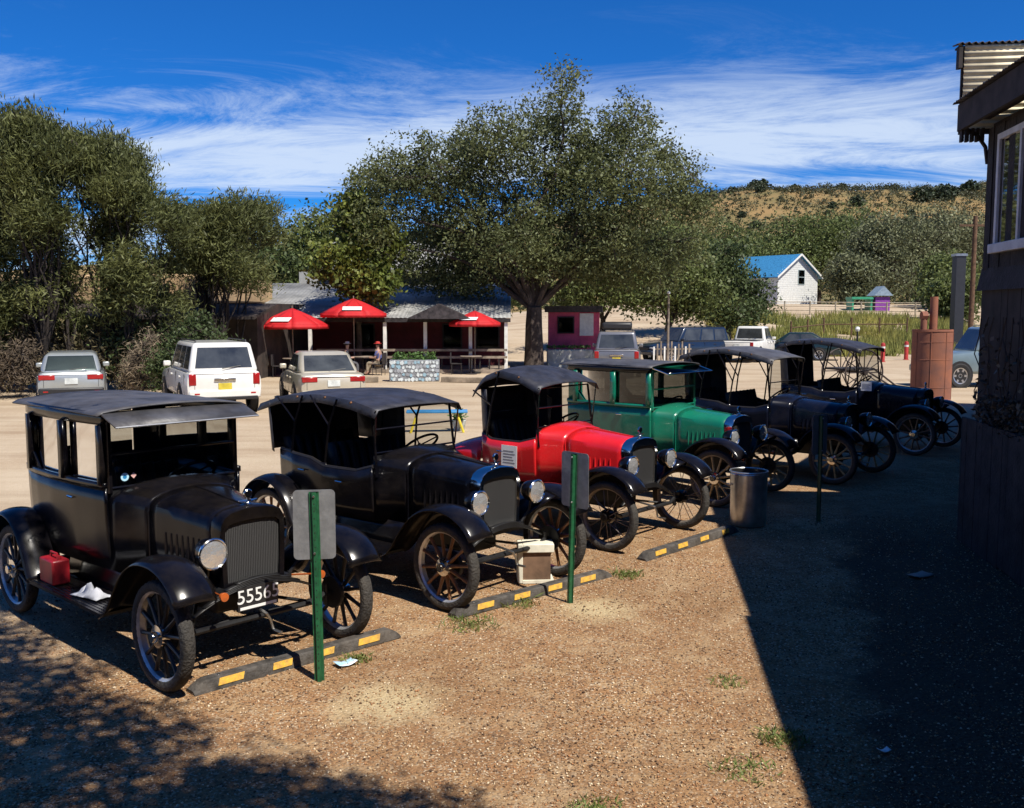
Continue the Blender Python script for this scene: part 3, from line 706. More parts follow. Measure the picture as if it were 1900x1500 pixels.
        ws = g.build('windshield_frame', paint, car)
        for za, zb2 in ((1.225, 1.465), (1.485, zh + .01)):
            g = G(); g.grid(lambda u, v: (.122, u, v), (-.52, .52), (za, zb2)); g.build('windshield_pane', GLASS, ws)
        g = G(); g.box(.105, .13, -.553, .553, zh + .025, ztop); g.build('front_header', paint, car, smooth=0)
        tp = topshell(-1.50, .16, .655, lambda x: ztop + .004 - .012 * abs(x + .6), .04, 'roof', .02)
        g = G()
        if splitvisor:
            g.tube([(.14, -.57, 1.775), (.40, -.57, 1.70), (.40, .57, 1.70), (.14, .57, 1.775)], .010, 6, caps=True)
            v = g.build('sun_visor', CHROME, car); g = G(); g.grid(lambda u, q: (.14 + .26 * u, .56 * q, 1.775 - .075 * u), (0, 1), (-1, 0, 1)); g.build('visor_glass', DARKGLASS, v, solid=.004)
        else:
            g.grid(lambda u, q: (.14 + .25 * u, .60 * q, 1.792 - .085 * u), lin(0, 1, 3), (-1, 0, 1)); v = g.build('sun_visor', GREYROOF, car, solid=.012)
            g = G(); g.tube([(.392, -.60, 1.706), (.392, .60, 1.706)], .008, 6); g.build('visor_edge', STEEL, v)
    # tail: number plate bracket and lamp
    g = G(); g.lathe([(0, -.02), (.03, -.015), (.034, .02), (0, .03)], 12, XF((-1.56, .45, .78), ry=R(-90))); g.tube([(-1.53, .45, .78), (-1.40, .40, .60)], .010, 5); g.build('tail_lamp', REDGLASS, car)
    if plate:
        m = Matrix(((0, 0, 1, 1.31), (1, 0, 0, -.02), (0, 1, 0, .51), (0, 0, 0, 1)))
        g = G(); g.prism([(-.165, -.085), (.165, -.085), (.165, .085), (-.165, .085)], 0, .004, m); p = g.build('licence_plate', PLATEBLK, car, smooth=0)
        mm = Matrix(((0, 0, 1, 1.317), (1, 0, 0, -.02), (0, 1, 0, .51), (0, 0, 0, 1)))
        text('plate_number', plate, .142, WHITEPAPER, p, mm @ Matrix.Translation((0, .012, 0)))
        g = G(); g.prism([(-.15, -.078), (.15, -.078), (.15, -.058), (-.15, -.058)], .004, .006, m); g.build('plate_strip', WHITEPAPER, p, smooth=0)
        g = G(); g.tube([(1.312, -.1, .57), (1.22, -.1, .58)], .008, 5); g.tube([(1.312, .08, .57), (1.22, .08, .58)], .008, 5); g.build('plate_bracket', BLACKMAT, p)
    if stickers:
        m = Matrix(((0, 0, 1, .124), (1, 0, 0, 0), (0, 1, 0, 0), (0, 0, 0, 1)))
        g = G(); g.lathe([(.032, 0), (.032, .003), (.016, .003), (.016, 0)], 20, m @ Matrix.Translation((-.42, 1.29, 0)), closed=True); g.build('ring_sticker', M('pale_blue_sticker', (.45, .72, .85), .5), ws)
        g = G(); g.lathe([(0, .002), (.016, .002), (.016, 0)], 16, m @ Matrix.Translation((-.42, 1.29, 0))); g.build('sticker_centre', M('blue_sticker', (.02, .20, .45), .5), ws)
        g = G(); g.prism([(-.022, 0), (0, -.024), (.022, 0), (0, .024)], 0, .003, m @ Matrix.Translation((-.35, 1.295, 0))); g.build('diamond_sticker', M('pale_red_sticker', (.75, .45, .42), .5), ws)
    return car
# ================================================================== THE ROW OF CARS
RED = M('red_enamel', (.62, .012, .016), .28, coat=.5, var=.08, vscale=3, rvar=.08, dust=.06)
GREEN = M('green_enamel', (.006, .16, .095), .28, coat=.45, var=.10, vscale=3, rvar=.08, dust=.06)
NAVY = M('blue_black_enamel', (.003, .005, .014), .24, coat=.15, var=.2, vscale=3, rvar=.08, spec=.25, dust=.04)
REDSEAT = M('red_upholstery', (.30, .012, .014), .6, var=.15)
w_black = mk_wheel('wood', BLKSPOKE, RIMGREY, 0)
w_wood = mk_wheel('wood', WOODSPOKE, RIMGREY, 0)
w_wire = mk_wheel('wire', WIRESPOKE, RIMPALE, 0)
w_yel = mk_wheel('wood', YELSPOKE, RIMPALE, 0)
c1 = vintage_car('vintage_sedan', 'black vintage sedan with grey roof, front number plate and round windshield sticker', 'car', (-2.78, 7.76), R(-43.0), 'sedan', BLACKPAINT, w_black, roofmat=GREYROOF, plate='55565', stickers=True)
c2 = vintage_car('vintage_touring_car', 'black vintage touring car with brown spoked wheels beside the red roadster', 'car', (-1.03, 9.53), R(-41.5), 'touring', BLACKPAINT, w_wood, zt=1.66, shell=CHROME,
    topz=lambda x: interp(x, [-1.72, -1.3, -.7, -.2, .18], [1.58, 1.69, 1.735, 1.70, 1.63]), curtains=True, xrear=-1.72)
c3 = vintage_car('vintage_roadster', 'bright red vintage roadster with black folding top and wire wheels', 'car', (.55, 11.58), R(-41.1), 'roadster', RED, w_wire, zt=1.70, shell=CHROME,
    topz=lambda x: interp(x, [-.86, -.7, -.45, -.1, .18], [1.60, 1.78, 1.86, 1.80, 1.68]), curtains=True)
c4 = vintage_car('vintage_sedan', 'green vintage sedan with red seats, glass visor and pale spoked wheels', 'car', (2.24, 13.99), R(-43.0), 'sedan', GREEN, w_yel, shell=CHROME, seatmat=REDSEAT, splitvisor=True, sideglass=glass('smoked_glass', (.5, .52, .5), .40, .03), roofmat=GREYROOF)
c5 = vintage_car('vintage_touring_car', 'black vintage touring car with grey top parked next to the green sedan', 'car', (4.30, 15.62), R(-42.0), 'touring', NAVY, w_yel, zt=1.84, roofmat=GREYROOF,
    topz=lambda x: interp(x, [-1.52, -1.2, -.7, -.2, .18], [1.82, 1.92, 1.96, 1.90, 1.80]))
c6 = vintage_car('vintage_touring_car', 'dark vintage touring car with open sides, last in the row by the cart', 'car', (6.72, 18.55), R(-42.0), 'touring', NAVY, w_wood, zt=1.88,
    topz=lambda x: interp(x, [-1.52, -1.2, -.7, -.2, .18], [1.90, 1.99, 2.02, 1.95, 1.85]))
for w in (w_black, w_wood, w_wire, w_yel):
    for ch in list(w.children): bpy.data.objects.remove(ch)
    bpy.data.objects.remove(w)
def carpt(c, x, y, z):
    a = c.rotation_euler.z; return Vector((c.location.x + x * math.cos(a) - y * math.sin(a), c.location.y + x * math.sin(a) + y * math.cos(a), z))
# things lying on or hung on the cars
PRINT = M('grey_print', (.25, .25, .25), .7)
def card(label, car, x, y, z, w, h, lean=.12, rz=0):
    p = carpt(car, x, y, z); t = thing('paper_sign', label, 'sign', p, car.rotation_euler.z + rz, 'paper signs hung on the cars')
    g = G(); g.box(-w / 2, w / 2, -.002, .002, 0, h, XF(rx=-lean)); g.build('sheet', WHITEPAPER, t, smooth=0)
    for k in range(5):
        g = G(); g.box(-w * .38, w * (.38 - .08 * (k % 3)), -.0035, -.0022, h * (.2 + .13 * k), h * (.245 + .13 * k), XF(rx=-lean)); g.build('print_line', PRINT, t, smooth=0)
card('white printed sheet on the red roadster door', c3, -.22, -.640, .74, .24, .26, .02)
card('white card standing on the dark car beside the grey top', c6, .30, -.56, 1.10, .20, .17, 0)
t = thing('oil_can', 'red fuel can on the black sedan running board', 'can', carpt(c1, -.52, -.72, .404), c1.rotation_euler.z)
RC = M('red_can_paint', (.30, .012, .02), .4, var=.2)
g = G(); g.box(-.13, .13, -.07, .07, 0, .20); g.build('can_body', RC, t, bevel=.015)
g = G(); g.tube([(-.06, 0, .195), (-.06, 0, .24), (.06, 0, .24), (.06, 0, .195)], .009, 5); g.tube([(.10, 0, .195), (.10, 0, .23)], .016, 8); g.build('can_handle', RC, t)
t = thing('crumpled_cloth', 'crumpled pale cloth on the black sedan running board', 'cloth', carpt(c1, .10, -.70, .404), c1.rotation_euler.z + .2)
g = G(); g.grid(lambda u, v: (u, v, .012 + .05 * abs(fbm(u, v, 9, 4.2)) * (1 - (u / .17) ** 2) * (1 - (v / .08) ** 2) * 3), lin(-.16, .16, 15), lin(-.075, .075, 9)); g.build('cloth', M('pale_cloth', (.45, .46, .50), .8), t, solid=.004)

# ------------------------------------------------------------------ wheel stops, signs, litter
STOP = M('worn_black_rubber', (.060, .054, .048), .8, var=.35, vscale=10, bump=.6, bscale=40, dust=.22)
YEL = M('faded_yellow_reflector', (.66, .38, .03), .7, vscale=30, bump=.4, col2=(.40, .23, .05), dust=.10)
r7s = random.Random(12)
def wheel_stop(label, a, b):
    a = Vector((*a, 0)); b = Vector((*b, 0)); c = (a + b) / 2; L = (b - a).length; t = thing('wheel_stop', label, 'wheel stop', c, math.atan2(b.y - a.y, b.x - a.x), 'striped wheel stops in front of the cars')
    g = G(); n = 12; sec = [(-.070, 0), (-.066, .025), (-.046, .072), (-.036, .080), (.036, .080), (.046, .072), (.066, .025), (.070, 0)]
    xs_ = [-L / 2, -L / 2 + .03, -L / 2 + .09] + lin(-L / 2 + .2, L / 2 - .2, n) + [L / 2 - .09, L / 2 - .03, L / 2]
    sc = [.30, .62, 1] + [1] * n + [1, .62, .30]; m = len(sec)
    g.add([(x, y, z * s + .002) for x, s in zip(xs_, sc) for y, z in sec], [(i * m + j, (i + 1) * m + j, (i + 1) * m + j + 1, i * m + j + 1) for i in range(len(xs_) - 1) for j in range(m - 1)] + [tuple(range(m)), tuple(range((len(xs_) - 1) * m, len(xs_) * m))[::-1]])
    g.build('stop_body', STOP, t, smooth=25)
    for k in range(4):
        x = -L / 2 + L * (.16 + .225 * k) + r7s.uniform(-.03, .03); q = r7s.uniform(.08, .115)
        for s in (-1, 1):
            y1, z1, y2, z2 = s * .0675, .029, s * .0480, .072; g = G(); e = s * .0035
            g.hexa([(x - q, y1, z1), (x + q * .8, y1, z1), (x - q * .8, y2, z2), (x + q, y2, z2), (x - q, y1 + e, z1 + .002), (x + q * .8, y1 + e, z1 + .002), (x - q * .8, y2 + e, z2 + .002), (x + q, y2 + e, z2 + .002)])
            g.build('reflector_patch', YEL, t, smooth=0)
    for x in (-L * .38, L * .38):
        g = G(); g.lathe([(.0, .085), (.012, .084), (.014, .079)], 10, XF((x, 0, .0015))); g.build('bolt', STEEL, t)
wheel_stop('yellow striped rubber wheel stop in front of the black sedan', (-2.16, 6.30), (-.92, 7.48))
wheel_stop('yellow striped rubber wheel stop below the brown spoked wheels', (-.50, 7.95), (.93, 9.22))
wheel_stop('yellow striped rubber wheel stop in front of the red roadster', (1.33, 9.80), (2.60, 11.18))
PGREEN = M('green_post_enamel', (.012, .10, .040), .45, var=.2, vscale=20, coat=.2)
ALU = M('weathered_aluminium', (.30, .31, .32), .5, metal=.55, var=.12, vscale=10, bump=.1)
def sign(label, base, top, pw, ph, face, lean=0.0):
    t = thing('sign_post', label, 'sign', (base[0], base[1], 0), face, 'small parking signs seen from behind')
    g = G(); L = top; sec = [(-.034, 0), (-.020, 0), (-.012, .026), (.012, .026), (.020, 0), (.034, 0), (.034, -.004), (.023, -.004), (.014, .022), (-.014, .022), (-.023, -.004), (-.034, -.004)]
    m = len(sec); n = 24; P = []
    for i in range(n + 1): z = -.10 + (L + .10) * i / n; P += [(x + lean * z, -y - .012, z) for x, y in sec]
    g.add(P, [(i * m + j, i * m + (j + 1) % m, (i + 1) * m + (j + 1) % m, (i + 1) * m + j) for i in range(n) for j in range(m)] + [tuple(range(n * m, n * m + m))])
    p = g.build('post', PGREEN, t, smooth=20)
    hm = M('post_hole_dark', (.01, .012, .01), .8)
    g = G()
    for k in range(26):
        z = .10 + k * .05
        if z < L - .04: g.lathe([(0, 0), (.0048, 0)], 8, XF((lean * z, -.0392, z), rx=R(90)))
    g.build('holes', hm, p, smooth=0)
    r = .032; w2, z0, z1 = pw / 2, top - ph - .012, top + .012; poly = []
    for cx, cz, a0 in ((w2 - r, z1 - r, 0), (-w2 + r, z1 - r, 90), (-w2 + r, z0 + r, 180), (w2 - r, z0 + r, 270)):
        for a in lin(a0, a0 + 90, 6): poly.append((cx + r * math.cos(R(a)), cz + r * math.sin(R(a))))
    mm = Matrix(((1, 0, 0, lean * top), (0, 0, 1, 0), (0, 1, 0, 0), (0, 0, 0, 1)))
    g = G(); g.prism(poly, -.001, .0025, mm); g.build('plate', ALU, t, smooth=0)
    for z in (z1 - .04, z0 + .05):
        g = G(); g.lathe([(0, .010), (.007, .010), (.009, .003), (.009, 0)], 10, XF((lean * top, -.038, z), rx=R(90))); g.build('bolt', STEEL, t)
sign('grey sign plate on green post in front of the black sedan', (-1.34, 6.55), 1.33, .285, .46, R(8), -.012)
sign('grey sign plate on green post in front of the brown spoked wheels', (.52, 8.36), 1.33, .32, .46, R(-47), .03)
sign('grey sign plate on green post beside the galvanised bin', (3.74, 11.70), 1.30, .30, .46, R(38), 0.0)
# litter
def litter(label, x, y, w, d, mat, rz, cat='paper'):
    g = G(); g.grid(lambda u, v: (u, v, .012 + .018 * abs(fbm(u + x, v + y, 14, 2.2)) + .012 * (u / w) ** 2), lin(-w, w, 7), lin(-d, d, 5)); o = g.build('litter', mat, None, solid=.002); o.location = (x, y, 0); o.rotation_euler = (0, 0, rz); tag(o, label, cat)
litter('blue and white paper scrap lying against the striped wheel stop', -1.21, 6.83, .075, .05, M('pale_blue_paper', (.30, .55, .75), .6, col2=(.75, .78, .8), vscale=12), .7)
litter('small white paper scrap in the building shade', 2.16, 5.42, .035, .02, WHITEPAPER, .3)
litter('flat pale cardboard scrap on the ground below the board fence', 3.95, 9.2, .12, .07, M('cardboard', (.30, .26, .22), .8), .5, 'cardboard')
# cream box between the front wheels of the touring car
t = thing('wooden_box', 'cream box with brown open face under the touring car front axle', 'box', (.20, 9.05, 0), R(4)).scale = (1.0, .9, 1.15)
t = bpy.data.objects['wooden_box']
CR = M('cream_paint', (.74, .71, .58), .6, var=.12); BRN = M('brown_box_board', (.17, .10, .06), .8, var=.2)
g = G(); g.box(-.15, -.105, -.12, .12, .005, .33); g.build('box_side', CR, t, bevel=.006)
g = G(); g.box(-.105, .19, -.12, .12, .26, .33); g.build('box_top', CR, t, bevel=.006)
g = G(); g.box(-.105, .16, -.09, .10, .03, .26); g.build('box_core', BRN, t, smooth=0)
g = G(); g.box(-.105, .19, -.12, .12, .005, .03); g.build('box_base', CR, t, smooth=0)
# galvanised bin
GALV = M('galvanised_sheet', (.55, .56, .56), .36, metal=.9, var=.15, vscale=7)
t = thing('rubbish_bin', 'ribbed galvanised rubbish bin half in shade by the green sedan', 'bin', (2.84, 11.5, 0))
g = G(); n = 48; prof = [(0, .012), (.96, .012), (1, .03), (1.03, .1), (1.08, .62), (1.10, .66)]
V = []; F = []
for j in range(n):
    a = 2 * math.pi * j / n; rib = 1 + (.025 if j % 4 < 2 else 0)
    for i, (r, z) in enumerate(prof): q = .20 * r * (rib if 2 < i < 5 else 1); V.append((q * math.cos(a), q * math.sin(a), z))
k = len(prof)
for j in range(n):
    for i in range(k - 1): F.append((j * k + i, ((j + 1) % n) * k + i, ((j + 1) % n) * k + i + 1, j * k + i + 1))
g.add(V, F); b = g.build('bin_body', GALV, t, smooth=25, solid=.004)
g = G(); g.tube([(.222 * math.cos(a), .222 * math.sin(a), .66) for a in lin(0, 2 * math.pi, 33)], .009, 6, caps=False); g.build('bin_rim', GALV, t)
for s in (-1, 1):
    g = G(); g.tube([(s * .215, -.05, .50), (s * .245, -.04, .50), (s * .25, .04, .50), (s * .215, .05, .50)], .006, 5); g.build('handle', GALV, t)
g = G(); g.lathe([(0, .45), (.205, .47), (.21, .655)], 24); g.build('liner', M('bin_liner', (.02, .02, .022), .4), t)
# weeds: low clumps
WEED = foliage_mat('weed_green', (.10, .16, .035), (.20, .20, .06), .3, .2)
def weed(label, x, y, n, h, sp, seed):
    r = np.random.default_rng(seed); a = r.random(n) * 6.283; d = r.random(n) ** .7 * sp; bx = d * np.cos(a); by = d * np.sin(a)
    hh = h * (.4 + .8 * r.random(n)); w = .003 + .004 * r.random(n); lx = r.normal(size=n) * h * .5; ly = r.normal(size=n) * h * .5; ca, sa = np.cos(a * 3), np.sin(a * 3)
    z0 = hgt(bx + x, by + y)
    V = np.stack([np.stack([bx - w * ca, by - w * sa, z0], -1), np.stack([bx + w * ca, by + w * sa, z0], -1), np.stack([bx + lx + w * ca * .6, by + ly + w * sa * .6, z0 + hh * .8], -1), np.stack([bx + lx * 1.5, by + ly * 1.5, z0 + hh], -1)], 1).reshape(-1, 3)
    o = link_mesh('weed', arrays_mesh('weed', V, np.arange(4 * n).reshape(-1, 4)), WEED); o.location = (x, y, 0); tag(o, label, 'weed', 'weeds in the gravel')
WD = [(-.35, 7.75, 220, .05, .26, 'weeds along the striped wheel stop by the brown spoked wheel'), (.05, 8.35, 160, .05, .2, 'weeds under the leaning sign plate'), (1.12, 9.2, 160, .05, .16, 'weeds between the two striped wheel stops'),
      (1.62, 5.6, 260, .035, .16, 'thickest green weed by the edge of the building shade'), (1.5, 6.5, 120, .03, .14, 'thin weed wisps by the edge of the building shade'), (.42, 4.75, 220, .03, .16, 'low green weed in the open gravel'), (1.3, 5.2, 160, .03, .2, 'spreading weed patch by the edge of the building shade'), (-1.15, 6.95, 130, .04, .13, 'weeds beside the blue paper scrap')]
for i, (x, y, n, h, sp, lb) in enumerate(WD): weed(lb, x, y, n, h, sp, 40 + i)

# ================================================================== DARK BOARD BUILDING ON THE RIGHT
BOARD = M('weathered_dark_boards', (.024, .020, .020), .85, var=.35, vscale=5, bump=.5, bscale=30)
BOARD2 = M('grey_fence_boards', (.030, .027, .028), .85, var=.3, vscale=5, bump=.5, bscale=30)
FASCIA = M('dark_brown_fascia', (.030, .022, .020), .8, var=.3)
CORR = M('corrugated_tin', (.70, .60, .40), .6, metal=.1, var=.15, vscale=3, rvar=.1)
TINDARK = M('rusty_roof_tin', (.06, .05, .05), .6, metal=.3, var=.3)
ang = math.atan2(-.135, 1)                                    # wall runs away from the camera, leaning to the right
bl = thing('board_building', 'dark board building with white framed window and corrugated false front', 'building', (5.12, 10.6, 0), ang)
# local frame: +y away from the camera along the wall, -x towards the cars; wall plane x = 0, y from -14 to 0
r7 = random.Random(5)
def boards(name, x0, x1, y0, y1, z0, z1, w, mat, parent, jit=.012):
    y = y0; first = None
    while y < y1 - .01:
        ww = min(w * r7.uniform(.85, 1.15), y1 - y); g = G(); j = r7.uniform(0, jit)
        g.box(x0 - j, x1, y + .003, y + ww - .003, z0 + r7.uniform(0, .02), z1 - r7.uniform(0, .015)); g.build(name, mat, parent, smooth=0); y += ww
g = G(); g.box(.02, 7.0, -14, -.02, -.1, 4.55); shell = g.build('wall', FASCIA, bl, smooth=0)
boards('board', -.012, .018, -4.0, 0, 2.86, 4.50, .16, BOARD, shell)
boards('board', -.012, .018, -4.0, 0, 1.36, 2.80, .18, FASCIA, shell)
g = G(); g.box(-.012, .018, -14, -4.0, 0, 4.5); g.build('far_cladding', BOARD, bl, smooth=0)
g = G(); g.hexa([(-.07, -4, 2.78), (-.005, -4, 2.80), (-.07, .03, 2.78), (-.005, .03, 2.80), (-.065, -4, 2.80), (-.02, -4, 3.02), (-.065, .03, 2.80), (-.02, .03, 3.02)]); g.build('skirt_roof', BOARD2, bl, smooth=0)
boards('skirting_board', -.13, -.10, -4.0, .10, 0, 1.40, .15, BOARD2, bl)
g = G(); g.box(-.10, -.02, -4.0, .08, 0, 1.36); g.build('plinth', FASCIA, bl, smooth=0)
# window
WF = M('white_window_paint', (.55, .56, .58), .6, var=.1)
wnd = G(); y0, y1, z0, z1 = -2.2, -.42, 3.26, 4.32
for a, b, c, d in ((y0 - .06, y0, z0, z1), (y1, y1 + .06, z0, z1), (y0 - .06, y1 + .06, z1, z1 + .06), ((y0 + y1) / 2 + .28, (y0 + y1) / 2 + .33, z0, z1)): wnd.box(-.05, -.014, a, b, c, d)
wo_ = wnd.build('window', WF, bl, smooth=0)
g = G(); g.box(-.09, -.014, y0 - .1, y1 + .1, z0 - .10, z0 - .002); g.build('sill', WF, wo_, bevel=.008)
g = G(); g.grid(lambda u, v: (-.022, u, v), (y0, y1), (z0, z1)); g.build('pane', glass('dark_pane', (.2, .22, .26), .4, .03), wo_)
# eave: fascia, corrugated edge
g = G(); g.box(-.31, -.26, -14, .12, 4.50, 4.78); g.build('fascia', FASCIA, bl, smooth=0)
g = G(); g.box(-.26, .02, -14, .10, 4.62, 4.66); g.build('soffit', FASCIA, bl, smooth=0)
for ya, yb, xe in ((-14, -5.25, -.40), (-5.3, .14, -.36)):
    g = G(); g.grid(lambda u, v: (xe + 7.0 * v, u, 4.80 + 1.2 * v + .012 * math.sin(u * 83)), lin(ya, yb, int((yb - ya) * 34)), (0, 1)); g.build('roof', TINDARK, bl, solid=.004)
for k in range(5):
    g = G(); x = -.29 + k * .052; g.box(x, x + .026, .02, .10, 4.38, 4.52); g.build('dentil', FASCIA, bl, smooth=0)
g = G(); g.tube([(-.01, .03, 4.14), (-.03, .05, 4.32), (-.12, .05, 4.45), (-.22, .05, 4.5)], .022, 5); g.build('bracket', FASCIA, bl)
# false front seen from behind: corrugated sheets
ff = thing('false_front', 'pale corrugated tin parapet rising above the dark eave', 'parapet', (0, 0, 0)); ff.location = (5.25, 10.6, 0); ff.rotation_euler = (0, 0, ang)
for k, (xa_, xb_) in enumerate(((-.36, .65), (.63, 1.65), (1.63, 2.65), (2.63, 4.0))):
    g = G(); g.grid(lambda u, v: (u, .22 - .003 * (k % 2) + .010 * math.sin(v * 2 * math.pi / .068), v), lin(xa_, xb_, 3), lin(4.55, 5.44, 110)); g.build('tin_sheet', CORR, ff, smooth=60, solid=.002)
g = G(); g.box(-.37, 4.0, .26, .30, 4.5, 5.44); g.build('backing', FASCIA, ff, smooth=0)
g = G(); g.grid(lambda u, v: (u, .19 + .20 * v, 5.455 + .03 * v + .014 * math.sin(u * 92)), lin(-.44, 4.0, 330), (0, 1)); g.build('coping', TINDARK, ff, solid=.006)
g = G(); g.box(-.42, 4.0, .235, .36, 5.42, 5.438); g.box(-.42, -.38, .2, .30, 5.20, 5.42); g.build('coping_batten', FASCIA, ff, smooth=0)
# dry vine on the wall
vine = thing('climbing_vine', 'dry climbing vine hanging on the dark boards below the window', 'vine', bl.location, ang)
r = np.random.default_rng(3); n = 1500
C = np.stack([-.06 - .07 * r.random(n), -3.2 + 3.0 * r.random(n), 1.35 + .35 * r.random(n) ** 2 + .9 * (r.random(n) < .18) * r.random(n)], -1)
V, F = leaf_quads(C, .07, .035, -.3, 5); link_mesh('leaves', arrays_mesh('leaves', V, F), foliage_mat('dry_vine_leaf', (.10, .085, .07), (.05, .06, .035), .5, .1), vine)
g = G()
for k in range(16):
    y = -3 + k * .19; pts = [(-.05, y, 1.36)]
    for q in range(6): pts.append((-.04 - .06 * r7.random(), y + r7.uniform(-.12, .12), 1.5 + q * .2))
    g.tube(pts, .006, 4)
g.build('stems', BARKD, vine)
# added dark board house, unseen behind the viewpoint, to cut the sky light
hb = thing('sky_blocker_house', 'added tall dark board house behind the viewpoint, blocking sky light', 'house', (-3.0, -5.0, 0))
g = G(); g.box(-12, 11.5, -9, 0, -.1, 6.4); hw_ = g.build('wall', BOARD, hb, smooth=0)
for k in range(94):
    g = G(); g.box(-12 + k * .25, -11.76 + k * .25, .002, .025, 0, 6.4); g.build('board', BOARD if k % 3 else FASCIA, hw_, smooth=0)
g = G(); g.hexa([(-12.5, -9.5, 6.3), (12, -9.5, 6.3), (-12.5, .5, 6.4), (12, .5, 6.4), (-12.5, -4.6, 8.6), (12, -4.6, 8.6), (-12.5, -4.4, 8.6), (12, -4.4, 8.6)]); g.build('roof', TINDARK, hb, smooth=0)
for x in (-9, -5, -1, 3, 7):
    g = G(); g.box(x - .5, x + .5, .03, .06, 1.4, 2.8); f_ = g.build('window', BOARD2, hb, smooth=0); g = G(); g.box(x - .43, x + .43, .061, .066, 1.47, 2.73); g.build('pane', DARKGLASS, f_, smooth=0)
# second building of the same street row, standing behind the first
b2 = thing('store_building', 'long dark board store standing behind the corrugated false front', 'building', (0, 0, 0))
g = G(); P = [(6.35, 11.6), (13.6, 24.6), (21, 22.0), (13.5, 9.5)]
g.prism(P, -.1, 5.3); wl = g.build('wall', BOARD, b2, smooth=0)
d = Vector((13.6 - 6.35, 24.6 - 11.6, 0)); L = d.length; d.normalize(); nrm = Vector((-d.y, d.x, 0))
for k in range(int(L / .25)):
    p = Vector((6.35, 11.6, 0)) + d * (k * .25 + .12); g = G(); g.box(-.115, .115, -.012, .022, 0, 5.25, XF(p, math.atan2(d.y, d.x))); g.build('board', BOARD if k % 3 else BOARD2, wl, smooth=0)
g = G(); PP = [(6.1, 11.5), (13.5, 24.9), (21.3, 22.2), (13.6, 9.2)]; g.prism(PP, 5.3, 5.42); g.build('roof', TINDARK, b2, smooth=0)
for k in range(3):
    p = Vector((6.35, 11.6, 0)) + d * (3 + 4 * k); m = XF(p, math.atan2(d.y, d.x)); g = G(); g.box(-.5, .5, .025, .05, 1.2, 2.6, m); f_ = g.build('window', WF, b2, smooth=0)
    g = G(); g.box(-.44, .44, .051, .056, 1.26, 2.54, m); g.build('pane', DARKGLASS, f_, smooth=0)
